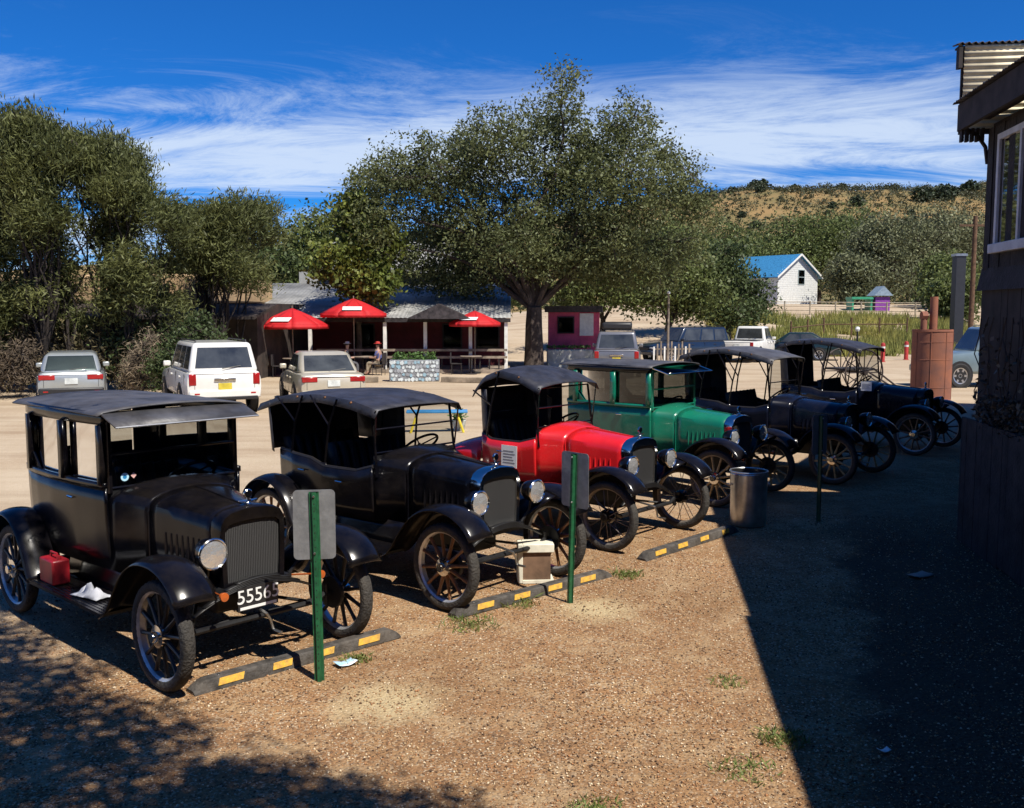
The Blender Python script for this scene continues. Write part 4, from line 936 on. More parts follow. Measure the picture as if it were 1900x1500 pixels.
# ================================================================== MODERN VEHICLES IN THE LOT
TYRE2 = M('road_tyre', (.02, .02, .021), .8); ALLOY = M('alloy_wheel', (.55, .55, .56), .3, metal=.8, var=.08); PLASTIC = M('black_trim', (.018, .018, .019), .5)
YPLATE = M('yellow_number_plate', (.60, .48, .05), .5); WPLATE = M('white_number_plate', (.62, .66, .64), .5)
HEADL = M('clear_lamp', (.65, .67, .70), .15, coat=.6)
CARGLASS = M('car_window', (.055, .060, .060), .07, var=.25, vscale=1.5, spec=.8)
def modern_car(name, label, kind, pos, rz, paint, glassm=CARGLASS, plate=YPLATE, rack=False):
    K = {'suv': (4.75, 1.86, 1.80, .37, 2.75), 'sedan': (4.85, 1.80, 1.48, .33, 2.75), 'hatch': (4.20, 1.74, 1.46, .31, 2.55), 'pickup': (5.3, 1.88, 1.82, .38, 3.2)}[kind]
    L, W, H, rw, wb = K; t = thing(name, label, 'car' if kind != 'pickup' else 'pickup', (pos[0], pos[1], float(hgt(*pos))), rz, 'modern vehicles parked about the lot')
    h2 = L / 2; zb = .30 if kind in ('sedan', 'hatch') else .42
    belt = {'suv': 1.10, 'sedan': .94, 'hatch': .94, 'pickup': 1.10}[kind]
    # lower body: (x, bottom, top, half width)
    S = {'suv': [(-1, .12, -.05, .86), (-.985, .02, 0, .95), (-.9, 0, 0, 1), (.35, 0, 0, 1), (.46, 0, -.03, 1), (.86, 0, -.12, .97), (.96, .02, -.22, .92), (1, .14, -.40, .82)],
         'sedan': [(-1, .14, -.10, .82), (-.98, .03, -.02, .92), (-.9, 0, .03, .97), (-.6, 0, .01, 1), (.30, 0, 0, 1), (.45, 0, -.06, 1), (.85, 0, -.18, .96), (.97, .03, -.27, .88), (1, .14, -.38, .78)],
         'hatch': [(-1, .14, -.06, .84), (-.98, .03, 0, .93), (-.9, 0, 0, .98), (.35, 0, 0, 1), (.5, 0, -.05, 1), (.85, 0, -.17, .95), (.97, .03, -.26, .88), (1, .14, -.38, .78)],
         'pickup': [(-1, .12, -.05, .90), (-.985, .02, 0, .97), (-.9, 0, 0, 1), (.30, 0, 0, 1), (.46, 0, -.02, 1), (.88, 0, -.08, .98), (.97, .02, -.16, .94), (1, .14, -.36, .86)]}[kind]
    g = G(); secs = []
    for x, b, d, w in S:
        w_ = W / 2 * w; z0 = zb + b; z1 = belt + d; P = [(-.90, 0), (-.985, .12), (-1, .45), (-.985, .75), (-.94, .95), (-.86, 1), (0, 1.02), (.86, 1), (.94, .95), (.985, .75), (1, .45), (.985, .12), (.90, 0), (0, 0)]
        secs.append([(x * h2, y * w_, z0 + (z1 - z0) * z) for y, z in P])
    m = len(secs[0]); g.add([p for s in secs for p in s], [(i * m + j, i * m + (j + 1) % m, (i + 1) * m + (j + 1) % m, (i + 1) * m + j) for i in range(len(secs) - 1) for j in range(m)] + [tuple(range(m))[::-1], tuple(range((len(secs) - 1) * m, len(secs) * m))])
    body = g.build('body', paint, t, smooth=32)
    # greenhouse
    x0, x1, x2, x3 = {'suv': (-.97, -.90, .18, .38), 'sedan': (-.80, -.40, .08, .42), 'hatch': (-.94, -.72, .16, .46), 'pickup': (-.16, -.10, .24, .42)}[kind]
    x0, x1, x2, x3 = [q * h2 for q in (x0, x1, x2, x3)]; wb_, wt = W / 2 * .90, W / 2 * .74; b0 = belt - .03
    g = G(); g.hexa([(x0, -wb_, b0), (x3, -wb_, b0), (x0, wb_, b0), (x3, wb_, b0), (x1, -wt, H), (x2, -wt, H), (x1, wt, H), (x2, wt, H)]); cb = g.build('cabin', paint, t, bevel=.15 if kind in ('sedan', 'hatch') else .09, smooth=60); cb.modifiers['bevel'].segments = 4
    def face(A, B, C, D, a0, a1, c0, c1, off, name, mat, par):
        """panel inset on the quad A B (bottom) C D (top)"""
        A, B, C, D = [Vector(q) for q in (A, B, C, D)]; n = (B - A).cross(D - A).normalized(); f = lambda u, v: A.lerp(B, u).lerp(D.lerp(C, u), v) + n * off
        g = G(); q = [f(a0, c0), f(a1, c0), f(a1, c1), f(a0, c1)]; q2 = [p - n * .015 for p in q]
        g.add(q + q2, [(0, 1, 2, 3), (0, 4, 5, 1), (1, 5, 6, 2), (2, 6, 7, 3), (3, 7, 4, 0)]); return g.build(name, mat, par, smooth=0)
    face((x0, wb_, b0), (x0, -wb_, b0), (x1, -wt, H), (x1, wt, H), .08, .92, .16, .84, .008, 'rear_window', glassm, t)
    face((x3, -wb_, b0), (x3, wb_, b0), (x2, wt, H), (x2, -wt, H), .06, .94, .10, .90, .008, 'windshield', glassm, t)
    cuts = {'suv': ((.05, .28), (.31, .56), (.59, .92)), 'sedan': ((.14, .50), (.53, .88)), 'hatch': ((.16, .50), (.53, .88)), 'pickup': ((.10, .45), (.48, .90))}[kind]
    for a, b in cuts:
        face((x0, -wb_, b0), (x3, -wb_, b0), (x2, -wt, H), (x1, -wt, H), a, b, .12, .86, .008, 'side_window', glassm, t)
        face((x3, wb_, b0), (x0, wb_, b0), (x1, wt, H), (x2, wt, H), 1 - b, 1 - a, .12, .86, .008, 'side_window', glassm, t)
    for x in (-wb / 2, wb / 2):
        for s in (-1, 1):
            y = s * W / 2; g = G(); g.lathe([(0, .0), (rw * 1.16, 0), (rw * 1.16, -.02)], 22, XF((x, y + s * .004, rw + .01), rx=R(90) * -s)); g.build('wheel_arch', PLASTIC, t, smooth=0)
            mm = XF((x, y - s * .05, rw), rx=R(90) * -s); g = G(); g.lathe([(rw * .62, .055), (rw * .70, .075), (rw * .92, .075), (rw, .05), (rw, -.12), (rw * .6, -.12)], 26, mm); w = g.build('wheel', TYRE2, t, smooth=40)
            g = G(); g.lathe([(0, .05), (rw * .16, .055), (rw * .2, .04)], 16, mm); g.lathe([(rw * .56, .052), (rw * .66, .064), (rw * .68, .052)], 24, mm)
            for k in range(6):
                a = k * math.pi / 3; d = Vector((math.cos(a), math.sin(a), 0)); e = Vector((-d.y, d.x, 0)) * rw * .10
                g.add([mm @ (d * rw * .1 + e + Vector((0, 0, .05))), mm @ (d * rw * .1 - e + Vector((0, 0, .05))), mm @ (d * rw * .62 - e * .8 + Vector((0, 0, .058))), mm @ (d * rw * .62 + e * .8 + Vector((0, 0, .058)))], [(0, 1, 2, 3)])
            g.build('rim', ALLOY, w, smooth=0)
    for s in (-1, 1):
        g = G(); tl = .30 if kind in ('suv', 'pickup') else .16; zt_ = belt - .03
        hw_ = .085 if kind in ('suv', 'pickup') else .20; yc = s * (W * .455 - hw_); g.box(-h2 - .012, -h2 + .16, yc - hw_, yc + hw_, zt_ - tl, zt_ - .02); g.build('tail_light', REDGLASS, t, bevel=.02)
        g = G(); g.box(h2 - .20, h2 - .03, s * W * .34 - .14, s * W * .34 + .14, belt - .42, belt - .28); g.build('headlight', HEADL, t, bevel=.02)
        g = G(); g.box(x3 - .38, x3 - .22, s * (W / 2 + .02) - .09, s * (W / 2 + .02) + .09, belt + .02, belt + .16); g.build('mirror', paint, t, bevel=.03)
        for x in (x1 + .32 * (x2 - x1), x1 + .85 * (x2 - x1)):
            g = G(); g.box(x - .10, x + .06, s * W / 2 - .015, s * W / 2 + .018, belt - .17, belt - .13); g.build('door_handle', paint, t, bevel=.008)
        for x in (x1 + .05, x1 + .52 * (x2 - x1) + .1, x2 + .25):
            g = G(); g.box(x - .004, x + .004, s * W / 2 * .985 - .01, s * W / 2 * .985 + .010, zb + .10, belt - .06); g.build('door_seam', PLASTIC, t, smooth=0)
    g = G(); g.box(-h2 - .05, -h2 + .06, -W * .46, W * .46, zb + .02, zb + .24); g.build('rear_bumper', PLASTIC if kind == 'hatch' else paint, t, bevel=.04)
    g = G(); g.box(h2 - .10, h2 + .04, -W * .44, W * .44, zb + .02, zb + .22); g.build('front_bumper', paint, t, bevel=.04)
    g = G(); g.box(h2 - .05, h2 + .012, -W * .24, W * .24, belt - .44, belt - .30); g.build('grille', PLASTIC, t, smooth=0)
    zp = belt - .22 if kind != 'suv' else belt - .36
    g = G(); g.box(-h2 - .022, -h2 - .004, -.16, .16, zp - .08, zp + .08); g.build('number_plate', plate, t, smooth=0)
    g = G(); g.box(-h2 - .062, -h2 + .02, -W * .42, W * .42, zb - .02, zb + .075); g.build('valance', PLASTIC, t, bevel=.02)
    for s in (-1, 1):
        g = G(); g.box(-h2 - .004, -h2 + .02, s * W * .385 - .005, s * W * .385 + .005, zb + .26, belt - .04); g.build('tailgate_seam', PLASTIC, t, smooth=0)
        g = G(); g.box(-h2 - .056, -h2 - .03, s * W * .36 - .06, s * W * .36 + .06, zb + .13, zb + .165); g.build('reflector', REDGLASS, t, smooth=0)
    g = G(); g.box(-h2 - .006, -h2 + .02, -W * .385, W * .385, belt - .055, belt - .047); g.build('tailgate_seam', PLASTIC, t, smooth=0)
    g = G(); g.tube([(x0 - .02, .05, b0 + .10), (x0 + .01, -.40, b0 + .16)], .010, 5); g.build('wiper', PLASTIC, t)
    g = G(); g.tube([(x3 - .30, W * .455, belt - .02), (x1 + .1, W * .455, belt - .02)], .012, 4); g.tube([(x3 - .30, -W * .455, belt - .02), (x1 + .1, -W * .455, belt - .02)], .012, 4); g.build('window_trim', CHROME if kind == 'sedan' else PLASTIC, t)
    if kind == 'suv':
        g = G(); g.box(-h2 - .03, -h2 - .005, -.26, .26, zp + .12, zp + .20); g.build('tailgate_garnish', CHROME, t, bevel=.02)
    if rack or kind == 'suv':
        for s in (-1, 1):
            g = G(); g.tube([(x1 + .15, s * wt * .88, H - .01), (x1 + .2, s * wt * .88, H + .05), (x2 - .2, s * wt * .88, H + .05), (x2 - .1, s * wt * .88, H - .01)], .018, 6); g.build('roof_rail', PLASTIC, t)
    if rack:
        g = G(); g.box(x1 + .1, x2 - .1, -wt * .85, wt * .85, H + .06, H + .36); g.build('roof_box', PLASTIC, t, bevel=.09)
    if kind == 'pickup':
        g = G(); g.box(-h2 + .10, x0 - .05, -W * .42, W * .42, belt - .02, belt + .026); g.build('bed_floor', PLASTIC, t, smooth=0)
    return t
def paintm(n, c, metal=.0, rough=.3): return M(n, c, rough, metal=metal, var=.05, coat=.7, vscale=2)
modern_car('hatchback', 'silver hatchback with glaring rear window under the feathery trees', 'hatch', (-12.6, 27.8), R(113), paintm('silver_paint', (.42, .45, .44), .5, .35), glass('pale_rear_glass', (.5, .55, .55), .6, .02), WPLATE)
modern_car('parked_suv', 'white four wheel drive wagon with yellow number plate', 'suv', (-8.1, 25.8), R(117), paintm('white_paint', (.74, .73, .68)))
modern_car('sedan', 'beige sedan with red tail lights beside the white wagon', 'sedan', (-5.45, 27.4), R(110), paintm('champagne_paint', (.55, .50, .39), .25, .35), CARGLASS, WPLATE)
modern_car('parked_suv', 'grey wagon with black roof box by the pink hut', 'suv', (4.3, 39.6), R(83), paintm('grey_metal_paint', (.20, .20, .21), .4), rack=True)
modern_car('parked_suv', 'dark blue wagon parked under the trees', 'suv', (8.7, 49.5), R(205), paintm('dark_blue_paint', (.012, .022, .045), .2), plate=WPLATE)
modern_car('hatchback', 'blue grey hatchback facing out beside the dark blue wagon', 'hatch', (10.6, 51.5), R(250), paintm('blue_grey_paint', (.12, .17, .24), .3), plate=WPLATE)
modern_car('pickup_truck', 'white pickup truck at the edge of the tall grass', 'pickup', (12.7, 51.5), R(60), paintm('white_paint', (.74, .73, .68)), plate=WPLATE)
modern_car('sedan', 'dark green sedan beside the white pickup truck', 'sedan', (15.2, 52.5), R(160), paintm('dark_green_paint', (.012, .028, .026), .2), plate=WPLATE)
modern_car('parked_suv', 'pale blue wagon with silver wheels behind the rusty tank', 'suv', (16.5, 33.6), R(180), paintm('pale_blue_paint', (.20, .27, .30), .3), plate=WPLATE).scale = (1, 1, 1.14)

# ================================================================== RUSTY TANK, CART, BOLLARDS, BENCH, BAG
RUST = M('rusty_red_steel', (.32, .115, .06), .8, var=.25, vscale=2.2, col2=(.20, .085, .06), bump=.3)
t = thing('steel_tank', 'tall rusty red steel tank standing at the end of the car row', 'tank', (12.15, 28.1, 0), 0)
g = G(); V = []; F = []; n = 40; prof = [(.56, 0), (.56, .05), (.545, .06), (.55, 1.0), (.545, 1.98), (.56, 2.0), (.555, 2.06), (.52, 2.06), (.515, 1.6)]
g.lathe(prof, n); g.lathe([(0, 1.62), (.52, 1.6)], n); tb = g.build('tank_shell', RUST, t, smooth=30)
for a in (200, 245, 290, 335):
    g = G(); g.tube([(.55 * math.cos(R(a)), .55 * math.sin(R(a)), .05), (.552 * math.cos(R(a)), .552 * math.sin(R(a)), 1.98)], .012, 5); g.build('seam', RUST, tb)
for z in (.4, 1.2, 1.7):
    g = G(); g.tube([(.548 * math.cos(a), .548 * math.sin(a), z) for a in lin(0, 2 * math.pi, 41)], .008, 5, caps=False); g.build('hoop', RUST, tb)
g = G(); g.tube([(-.22, .1, 1.6), (-.22, .1, 2.55)], .09, 10); g.tube([(-.30, .1, 2.45), (-.14, .1, 2.45)], .13, 8); g.build('filler_cap', RUST, t)
g = G(); g.tube([(.10, .2, 1.6), (.10, .2, 3.0)], .11, 10); g.build('stack_pipe', RUST, t)
t = thing('farm_cart', 'old farm cart with tall thin spoked wheels beside the dark touring car', 'cart', (10.6, 30.2, 0), R(20))
IRON = M('old_dark_iron', (.05, .035, .03), .7, var=.3)
for s in (-1, 1):
    g = G(); rr = .70; cy = s * .55
    g.tube([(rr * math.cos(a), cy, .71 + rr * math.sin(a)) for a in lin(0, 2 * math.pi, 37)], .026, 6, caps=False); w = g.build('wheel', IRON, t)
    g = G(); g.tube([(0, cy - .10, .71), (0, cy + .10, .71)], .07, 10); g.build('hub', IRON, w)
    for k in range(12):
        a = k * math.pi / 6; g = G(); g.tube([(.06 * math.cos(a), cy, .71 + .06 * math.sin(a)), (.69 * math.cos(a), cy, .71 + .69 * math.sin(a))], .018, 5); g.build('spoke', IRON, w)
g = G(); g.tube([(0, -.55, .71), (0, .55, .71)], .035, 8); g.build('axle', IRON, t)
g = G(); g.box(-.7, .5, -.40, .40, .78, .84); g.build('bed', BOARD2, t, smooth=0)
for s in (-1, 1):
    g = G(); g.tube([(-.7, s * .3, .80), (.6, s * .28, .80), (1.9, s * .10, .06)], .03, 6); g.build('shaft', IRON, t)
RB = M('red_bollard_paint', (.42, .035, .03), .5, var=.15)
for i, (x, y, lb) in enumerate(((19.1, 50.0, 'red bollard beside the dark car top'), (21.2, 52.2, 'red bollard next to the rusty tank'))):
    t = thing('bollard', lb, 'bollard', (x, y, float(hgt(x, y))), 0, 'red bollards at the lot entrance')
    g = G(); g.lathe([(0, 0), (.16, 0), (.16, .02), (.11, .03), (.11, .90), (.09, .97), (0, 1.0)], 16); g.build('bollard_post', RB, t)
    g = G(); g.lathe([(.1125, .70), (.1125, .80)], 16); g.build('band', M('white_band', (.7, .7, .68), .5), t)
t = thing('blue_bench', 'blue topped bench with yellow legs behind the red roadster', 'bench', (-1.6, 20.6, 0), R(4))
BLU = M('blue_bench_paint', (.05, .26, .55), .45); YLW = M('yellow_bench_paint', (.65, .50, .03), .5)
g = G(); g.box(-.65, .65, -.16, .16, .42, .47); g.build('seat', BLU, t, bevel=.01)
for s in (-1, 1):
    for q in (-1, 1):
        g = G(); g.tube([(s * .42, q * .06, .42), (s * .56, q * .15, 0)], .028, 6); g.build('leg', YLW, t)
t = thing('flower_pot', 'pale round pot with a plant under the blue bench end', 'pot', (-1.15, 20.95, 0))
g = G(); g.lathe([(0, 0), (.11, 0), (.16, .22), (.15, .23), (.13, .20), (0, .19)], 16); g.build('pot', M('pale_pot', (.5, .52, .48), .6), t)
r_ = np.random.default_rng(8); V, F = leaf_quads(np.array([0, 0, .30]) + r_.normal(size=(160, 3)) * .07, .09, .05, .4, 8); link_mesh('leaves', arrays_mesh('leaves', V, F), foliage_mat('pot_leaf', (.07, .16, .04), (.12, .18, .05)), t)
t = thing('backpack', 'blue and yellow bag left on the open dirt', 'bag', (-9.35, 21.6, 0), .4)
g = G(); g.box(-.16, .16, -.12, .12, 0, .40); b = g.build('bag_body', M('blue_nylon', (.03, .06, .35), .7), t, bevel=.07)
g = G(); g.box(-.30, -.10, -.10, .10, .12, .36); g.build('side_pocket', M('yellow_nylon', (.65, .55, .05), .7), t, bevel=.05)
g = G(); g.tube([(-.05, 0, .38), (-.03, 0, .46), (.05, 0, .46), (.06, 0, .38)], .012, 5); g.build('strap', PLASTIC, t)

# ================================================================== RESTAURANT WITH PATIO
REDW = M('dark_red_wall', (.10, .010, .014), .8, var=.2, vscale=1.5); TIN = M('pale_tin_roof', (.30, .30, .285), .65, metal=.2, var=.2, vscale=.8, rvar=.12)
WPOST = M('white_post_paint', (.72, .71, .66), .6, var=.08); WOODR = M('grey_rail_wood', (.26, .21, .16), .85, var=.25, vscale=3)
rs = thing('restaurant', 'low dark red restaurant with pale tin roof and white porch posts', 'restaurant', (-6.3, 44, 0))
g = G(); g.box(-6.6, 6.0, 0, 6, 0, 2.5); g.add([(-6.6, 0.0, 2.5), (-6.6, 6, 2.5), (-6.6, 5.2, 3.95), (6.0, 0, 2.5), (6.0, 6, 2.5), (6.0, 5.2, 3.95)], [(0, 1, 2), (3, 5, 4)]); wl = g.build('wall', REDW, rs, smooth=0)
y = -3.2
for k in range(18):                                         # roof of tin sheets running up the slope
    xa_ = -6.9 + k * .73
    g = G(); g.grid(lambda u, v: (u, -3.2 + 8.4 * v, 2.32 + 1.68 * v + .012 * math.sin((u + .2) * 2 * math.pi / .18) + .002 * (k % 2)), lin(xa_, xa_ + .735, 17), lin(0, 1, 3)); g.build('tin_sheet', TIN, rs, smooth=60, solid=.004)
g = G(); g.grid(lambda u, v: (u, 5.2 + 1.3 * v, 4.0 - .8 * v), (-6.9, 6.24), (0, 1)); g.build('rear_slope', TIN, rs, solid=.02)
g = G(); g.box(-6.9, 6.24, -3.22, -3.10, 2.14, 2.30); g.build('eave_beam', BOARD, rs, smooth=0)
for x in (-5.3, -2.2, .95, 2.65, 4.55, 6.05):
    g = G(); g.box(x - .07, x + .07, -3.12, -2.98, 0, 2.14); p = g.build('porch_post', WPOST, rs, smooth=0)
for x, w_ in ((-4.6, .9), (-.4, 1.0), (3.6, .9), (5.2, 1.1)):
    g = G(); g.box(x - w_ / 2, x + w_ / 2, -.05, -.005, .9 if w_ != 1.0 else .05, 2.05); f = g.build('window' if w_ != 1.0 else 'door', BOARD, rs, smooth=0)
    g = G(); g.box(x - w_ / 2 + .07, x + w_ / 2 - .07, -.058, -.052, .97, 1.98); g.build('pane', DARKGLASS, f, smooth=0)
g = G(); g.box(-6.6, 6.2, -3.3, 0, .0, .16); g.build('porch_floor', WOODR, rs, smooth=0)
g = G(); g.prism([(-1.35, 0), (1.35, 0), (0, .62)], -1.2, .6, Matrix(((1, 0, 0, 3.3), (0, 0, 1, -3.0), (0, 1, 0, 2.28), (0, 0, 0, 1)))); g.build('porch_gable', TINDARK, rs, smooth=0)
for z in (.62, .92):
    g = G(); g.box(-1.9, 6.1, -3.28, -3.20, z, z + .10); g.build('rail', WOODR, rs, smooth=0)
for k in range(20):
    x = -1.85 + k * .4; g = G(); g.box(x - .03, x + .03, -3.275, -3.215, .16, .62); g.build('baluster', BOARD, rs, smooth=0)
g = G(); g.box(-4.5, 3.2, 5.6, 8.6, 2.5, 4.6); g.prism([(-2.6, 0), (2.6, 0), (0, 1.7)], -3.2, 3.2, Matrix(((0, 0, 1, 0), (1, 0, 0, 7.2), (0, 1, 0, 4.5), (0, 0, 0, 1)))); g.build('upper_roof', TIN, rs, smooth=0)
# red parasols
REDC = M('red_parasol_canvas', (.62, .015, .02), .7, var=.06, translucent=.25)
def parasol(label, x, y, rim, top, rad, rot):
    t = thing('parasol', label, 'parasol', (x, y, .0), rot, 'red parasols on the patio'); N = 8
    g = G(); g.tube([(0, 0, 0), (0, 0, top + .10)], .025, 8); g.build('pole', WOODR, t)
    g = G(); g.lathe([(0, 0), (.25, 0), (.25, .06), (.05, .09), (0, .09)], 14); g.build('base', PLASTIC, t)
    for k in range(N):
        a0, a1 = 2 * math.pi * k / N, 2 * math.pi * (k + 1) / N; g = G()
        def fn(u, v):
            a = a0 + (a1 - a0) * v; sag = 1 - .06 * math.sin(math.pi * v) * u; rr = rad * u * sag
            return (rr * math.cos(a), rr * math.sin(a), top - (top - rim) * u ** 1.12)
        g.grid(fn, lin(.02, 1, 5), lin(0, 1, 5)); g.grid(lambda u, v: (rad * (1 - .06 * math.sin(math.pi * v)) * math.cos(a0 + (a1 - a0) * v), rad * (1 - .06 * math.sin(math.pi * v)) * math.sin(a0 + (a1 - a0) * v), rim - .16 * u), (0, 1), lin(0, 1, 5)); p = g.build('canopy_panel', REDC, t, smooth=60, solid=.004)
        if k in (5,):
            am = (a0 + a1) / 2; q = Vector((math.cos(am), math.sin(am), 0)); e = Vector((-q.y, q.x, 0)); g = G(); sl = (top - rim) / rad
            P = [q * (rad * .62) - e * .38, q * (rad * .62) + e * .38, q * (rad * .84) + e * .38, q * (rad * .84) - e * .38]
            g.add([pp + Vector((0, 0, top - sl * (pp.dot(q)) + .045)) for pp in P], [(0, 1, 2, 3)]); g.build('white_print', WHITEPAPER, p, smooth=0)
        g = G(); g.tube([(0, 0, top - .04), (rad * .97 * math.cos(a0), rad * .97 * math.sin(a0), rim - .0)], .010, 4); g.build('rib', WOODR, t)
parasol('red parasol by the white porch post, behind the beige sedan', -8.8, 39.0, 2.05, 2.72, 1.45, .2)
parasol('tallest red parasol, above the seated people', -6.5, 40.0, 2.50, 3.12, 1.42, .5)
parasol('flattest red parasol, beside the elm trunk', -1.55, 40.6, 2.12, 2.62, 1.08, .1)
# adobe house with portal on the left
ADOBE = M('tan_adobe', (.42, .29, .16), .9, var=.18, vscale=1.2, bump=.5, bscale=8)  # mottled tan, the adobe's own colour
DARKW = M('dark_timber', (.045, .032, .025), .85, var=.3, vscale=2)
ad = thing('adobe_house', 'tan adobe house with dark timber portal behind the feathery trees', 'house', (-16.2, 37.5, 0), R(-4))
g = G(); g.box(-10, 4.6, 0, 8, 2.9, 4.0); g.build('parapet', ADOBE, ad, bevel=.12)
g = G(); g.box(-10, 6.5, .05, 7.9, 0, 2.9); g.build('wall', DARKW, ad, smooth=0)
g = G(); g.hexa([(-10, -2.6, 2.30), (7.3, -2.6, 2.30), (-10, .1, 2.75), (7.3, .1, 2.75), (-10, -2.6, 2.40), (7.3, -2.6, 2.40), (-10, .1, 2.88), (7.3, .1, 2.88)]); g.build('portal_roof', DARKW, ad, smooth=0)
for x in (-8.5, -6, -3.5, -1, 1.4):
    g = G(); g.tube([(x, -2.45, 0), (x, -2.45, 2.3)], .10, 8); g.build('portal_post', DARKW, ad)
g = G(); g.box(4.0, 4.55, -2.6, -2.1, 0, 2.3); g.build('stone_pillar', M('pale_stone', (.38, .30, .21), .9, var=.25, vscale=3, bump=.6, bscale=6), ad, bevel=.05)
for x in (4.95, 5.75): 
    g = G(); g.box(x - .06, x + .06, -2.5, -2.38, 0, 2.3); g.build('white_post', WPOST, ad, smooth=0)
for k in range(12):
    x = -9.4 + k * 1.25; g = G(); g.tube([(x, -.35, 3.55), (x, .2, 3.55)], .09, 8); g.build('viga', DARKW, ad)
for x in (-6.5, -2.3, 2.2):
    g = G(); g.box(x - .6, x + .6, -.06, -.005, .9, 2.1); f = g.build('window', DARKW, ad, smooth=0); g = G(); g.box(x - .52, x + .52, -.07, -.062, .98, 2.02); g.build('pane', DARKGLASS, f, smooth=0)
# pink hut
PINK = M('pink_stucco', (.60, .09, .17), .85, var=.15, vscale=2)
ph = thing('pink_hut', 'small pink hut with dark flat roof beside the elm', 'hut', (2.9, 46.0, 0), R(-6))
g = G(); g.box(-1.2, 1.2, 0, 2.2, 0, 2.55); g.build('wall', PINK, ph, smooth=0)
g = G(); g.box(-1.35, 1.35, -.2, 2.4, 2.55, 2.85); g.build('roof', TINDARK, ph, smooth=0)
g = G(); g.box(.30, .95, -.05, -.005, 1.45, 2.5); g.build('white_panel', WPOST, ph, smooth=0)
g = G(); g.box(-.75, .05, -.05, -.005, 1.55, 2.35); f = g.build('window', BOARD, ph, smooth=0); g = G(); g.box(-.68, -.02, -.06, -.052, 1.62, 2.28); g.build('pane', DARKGLASS, f, smooth=0)
t = thing('white_trough', 'white trough planter in front of the pink hut', 'planter', (2.6, 44.6, 0)); g = G(); g.box(-1.0, 1.1, -.3, .3, 0, .85); g.build('trough', M('stained_white_board', (.55, .54, .48), .8, col2=(.25, .27, .22), vscale=2), t, bevel=.04)
r_ = np.random.default_rng(9); V, F = leaf_quads(np.stack([r_.random(260) * 2 - 1, r_.normal(size=260) * .15, .92 + .12 * r_.random(260)], -1), .14, .07, .5, 9); link_mesh('leaves', arrays_mesh('leaves', V, F), foliage_mat('pot_leaf', (.07, .16, .04), (.12, .18, .05)), t)
# planter in front of the patio, mosaic clad
pl = thing('mosaic_planter', 'long planter box clad in pale blue broken tile', 'planter', (-3.62, 36.0, 0), R(3))
g = G(); g.box(-.92, .92, -.3, .3, 0, .80); g.build('box', M('grey_mortar', (.22, .23, .24), .9), pl, bevel=.03)
TL = [M('tile_white', (.62, .68, .68), .25), M('tile_blue', (.30, .46, .54), .25), M('tile_grey', (.34, .36, .38), .3)]
rt = random.Random(2)
for i in range(14):
    for j in range(5):
        x = -.84 + i * .129 + rt.uniform(-.03, .03) + .06 * (j % 2); z = .09 + j * .155 + rt.uniform(-.03, .03); g = G(); a = rt.uniform(0, 3); n = rt.choice((4, 5, 6)); R0 = rt.uniform(.05, .085)
        g.prism([(R0 * rt.uniform(.75, 1.15) * math.cos(2 * math.pi * k / n + a), R0 * rt.uniform(.8, 1.2) * math.sin(2 * math.pi * k / n + a)) for k in range(n)], 0, rt.uniform(.008, .02), Matrix(((1, 0, 0, min(max(x, -.85), .85)), (0, 0, -1, -.301), (0, 1, 0, z), (0, 0, 0, 1)))); g.build('tile', TL[rt.choice((0, 0, 1, 2))], pl, smooth=0)
V, F = leaf_quads(np.stack([r_.random(420) * 1.6 - .8, r_.normal(size=420) * .12, .82 + .26 * r_.random(420) ** 2], -1), .13, .06, .6, 10); link_mesh('leaves', arrays_mesh('leaves', V, F), foliage_mat('pot_leaf', (.07, .16, .04), (.12, .18, .05)), pl)
TIE = M('old_timber_tie', (.30, .24, .17), .9, var=.25, vscale=3)
for i, (x, y, a, L, lb) in enumerate(((-6.0, 35.4, 4, 2.2, 'timber tie lying between the beige sedan and the tile planter'), (-1.5, 35.2, -14, 2.2, 'timber tie lying on the dirt beside the tile planter'))):
    g = G(); g.box(-L / 2, L / 2, -.12, .12, 0, .2); o = g.build('timber_tie', TIE, None, bevel=.02); o.location = (x, y, 0); o.rotation_euler = (0, 0, R(a)); tag(o, lb, 'timber')
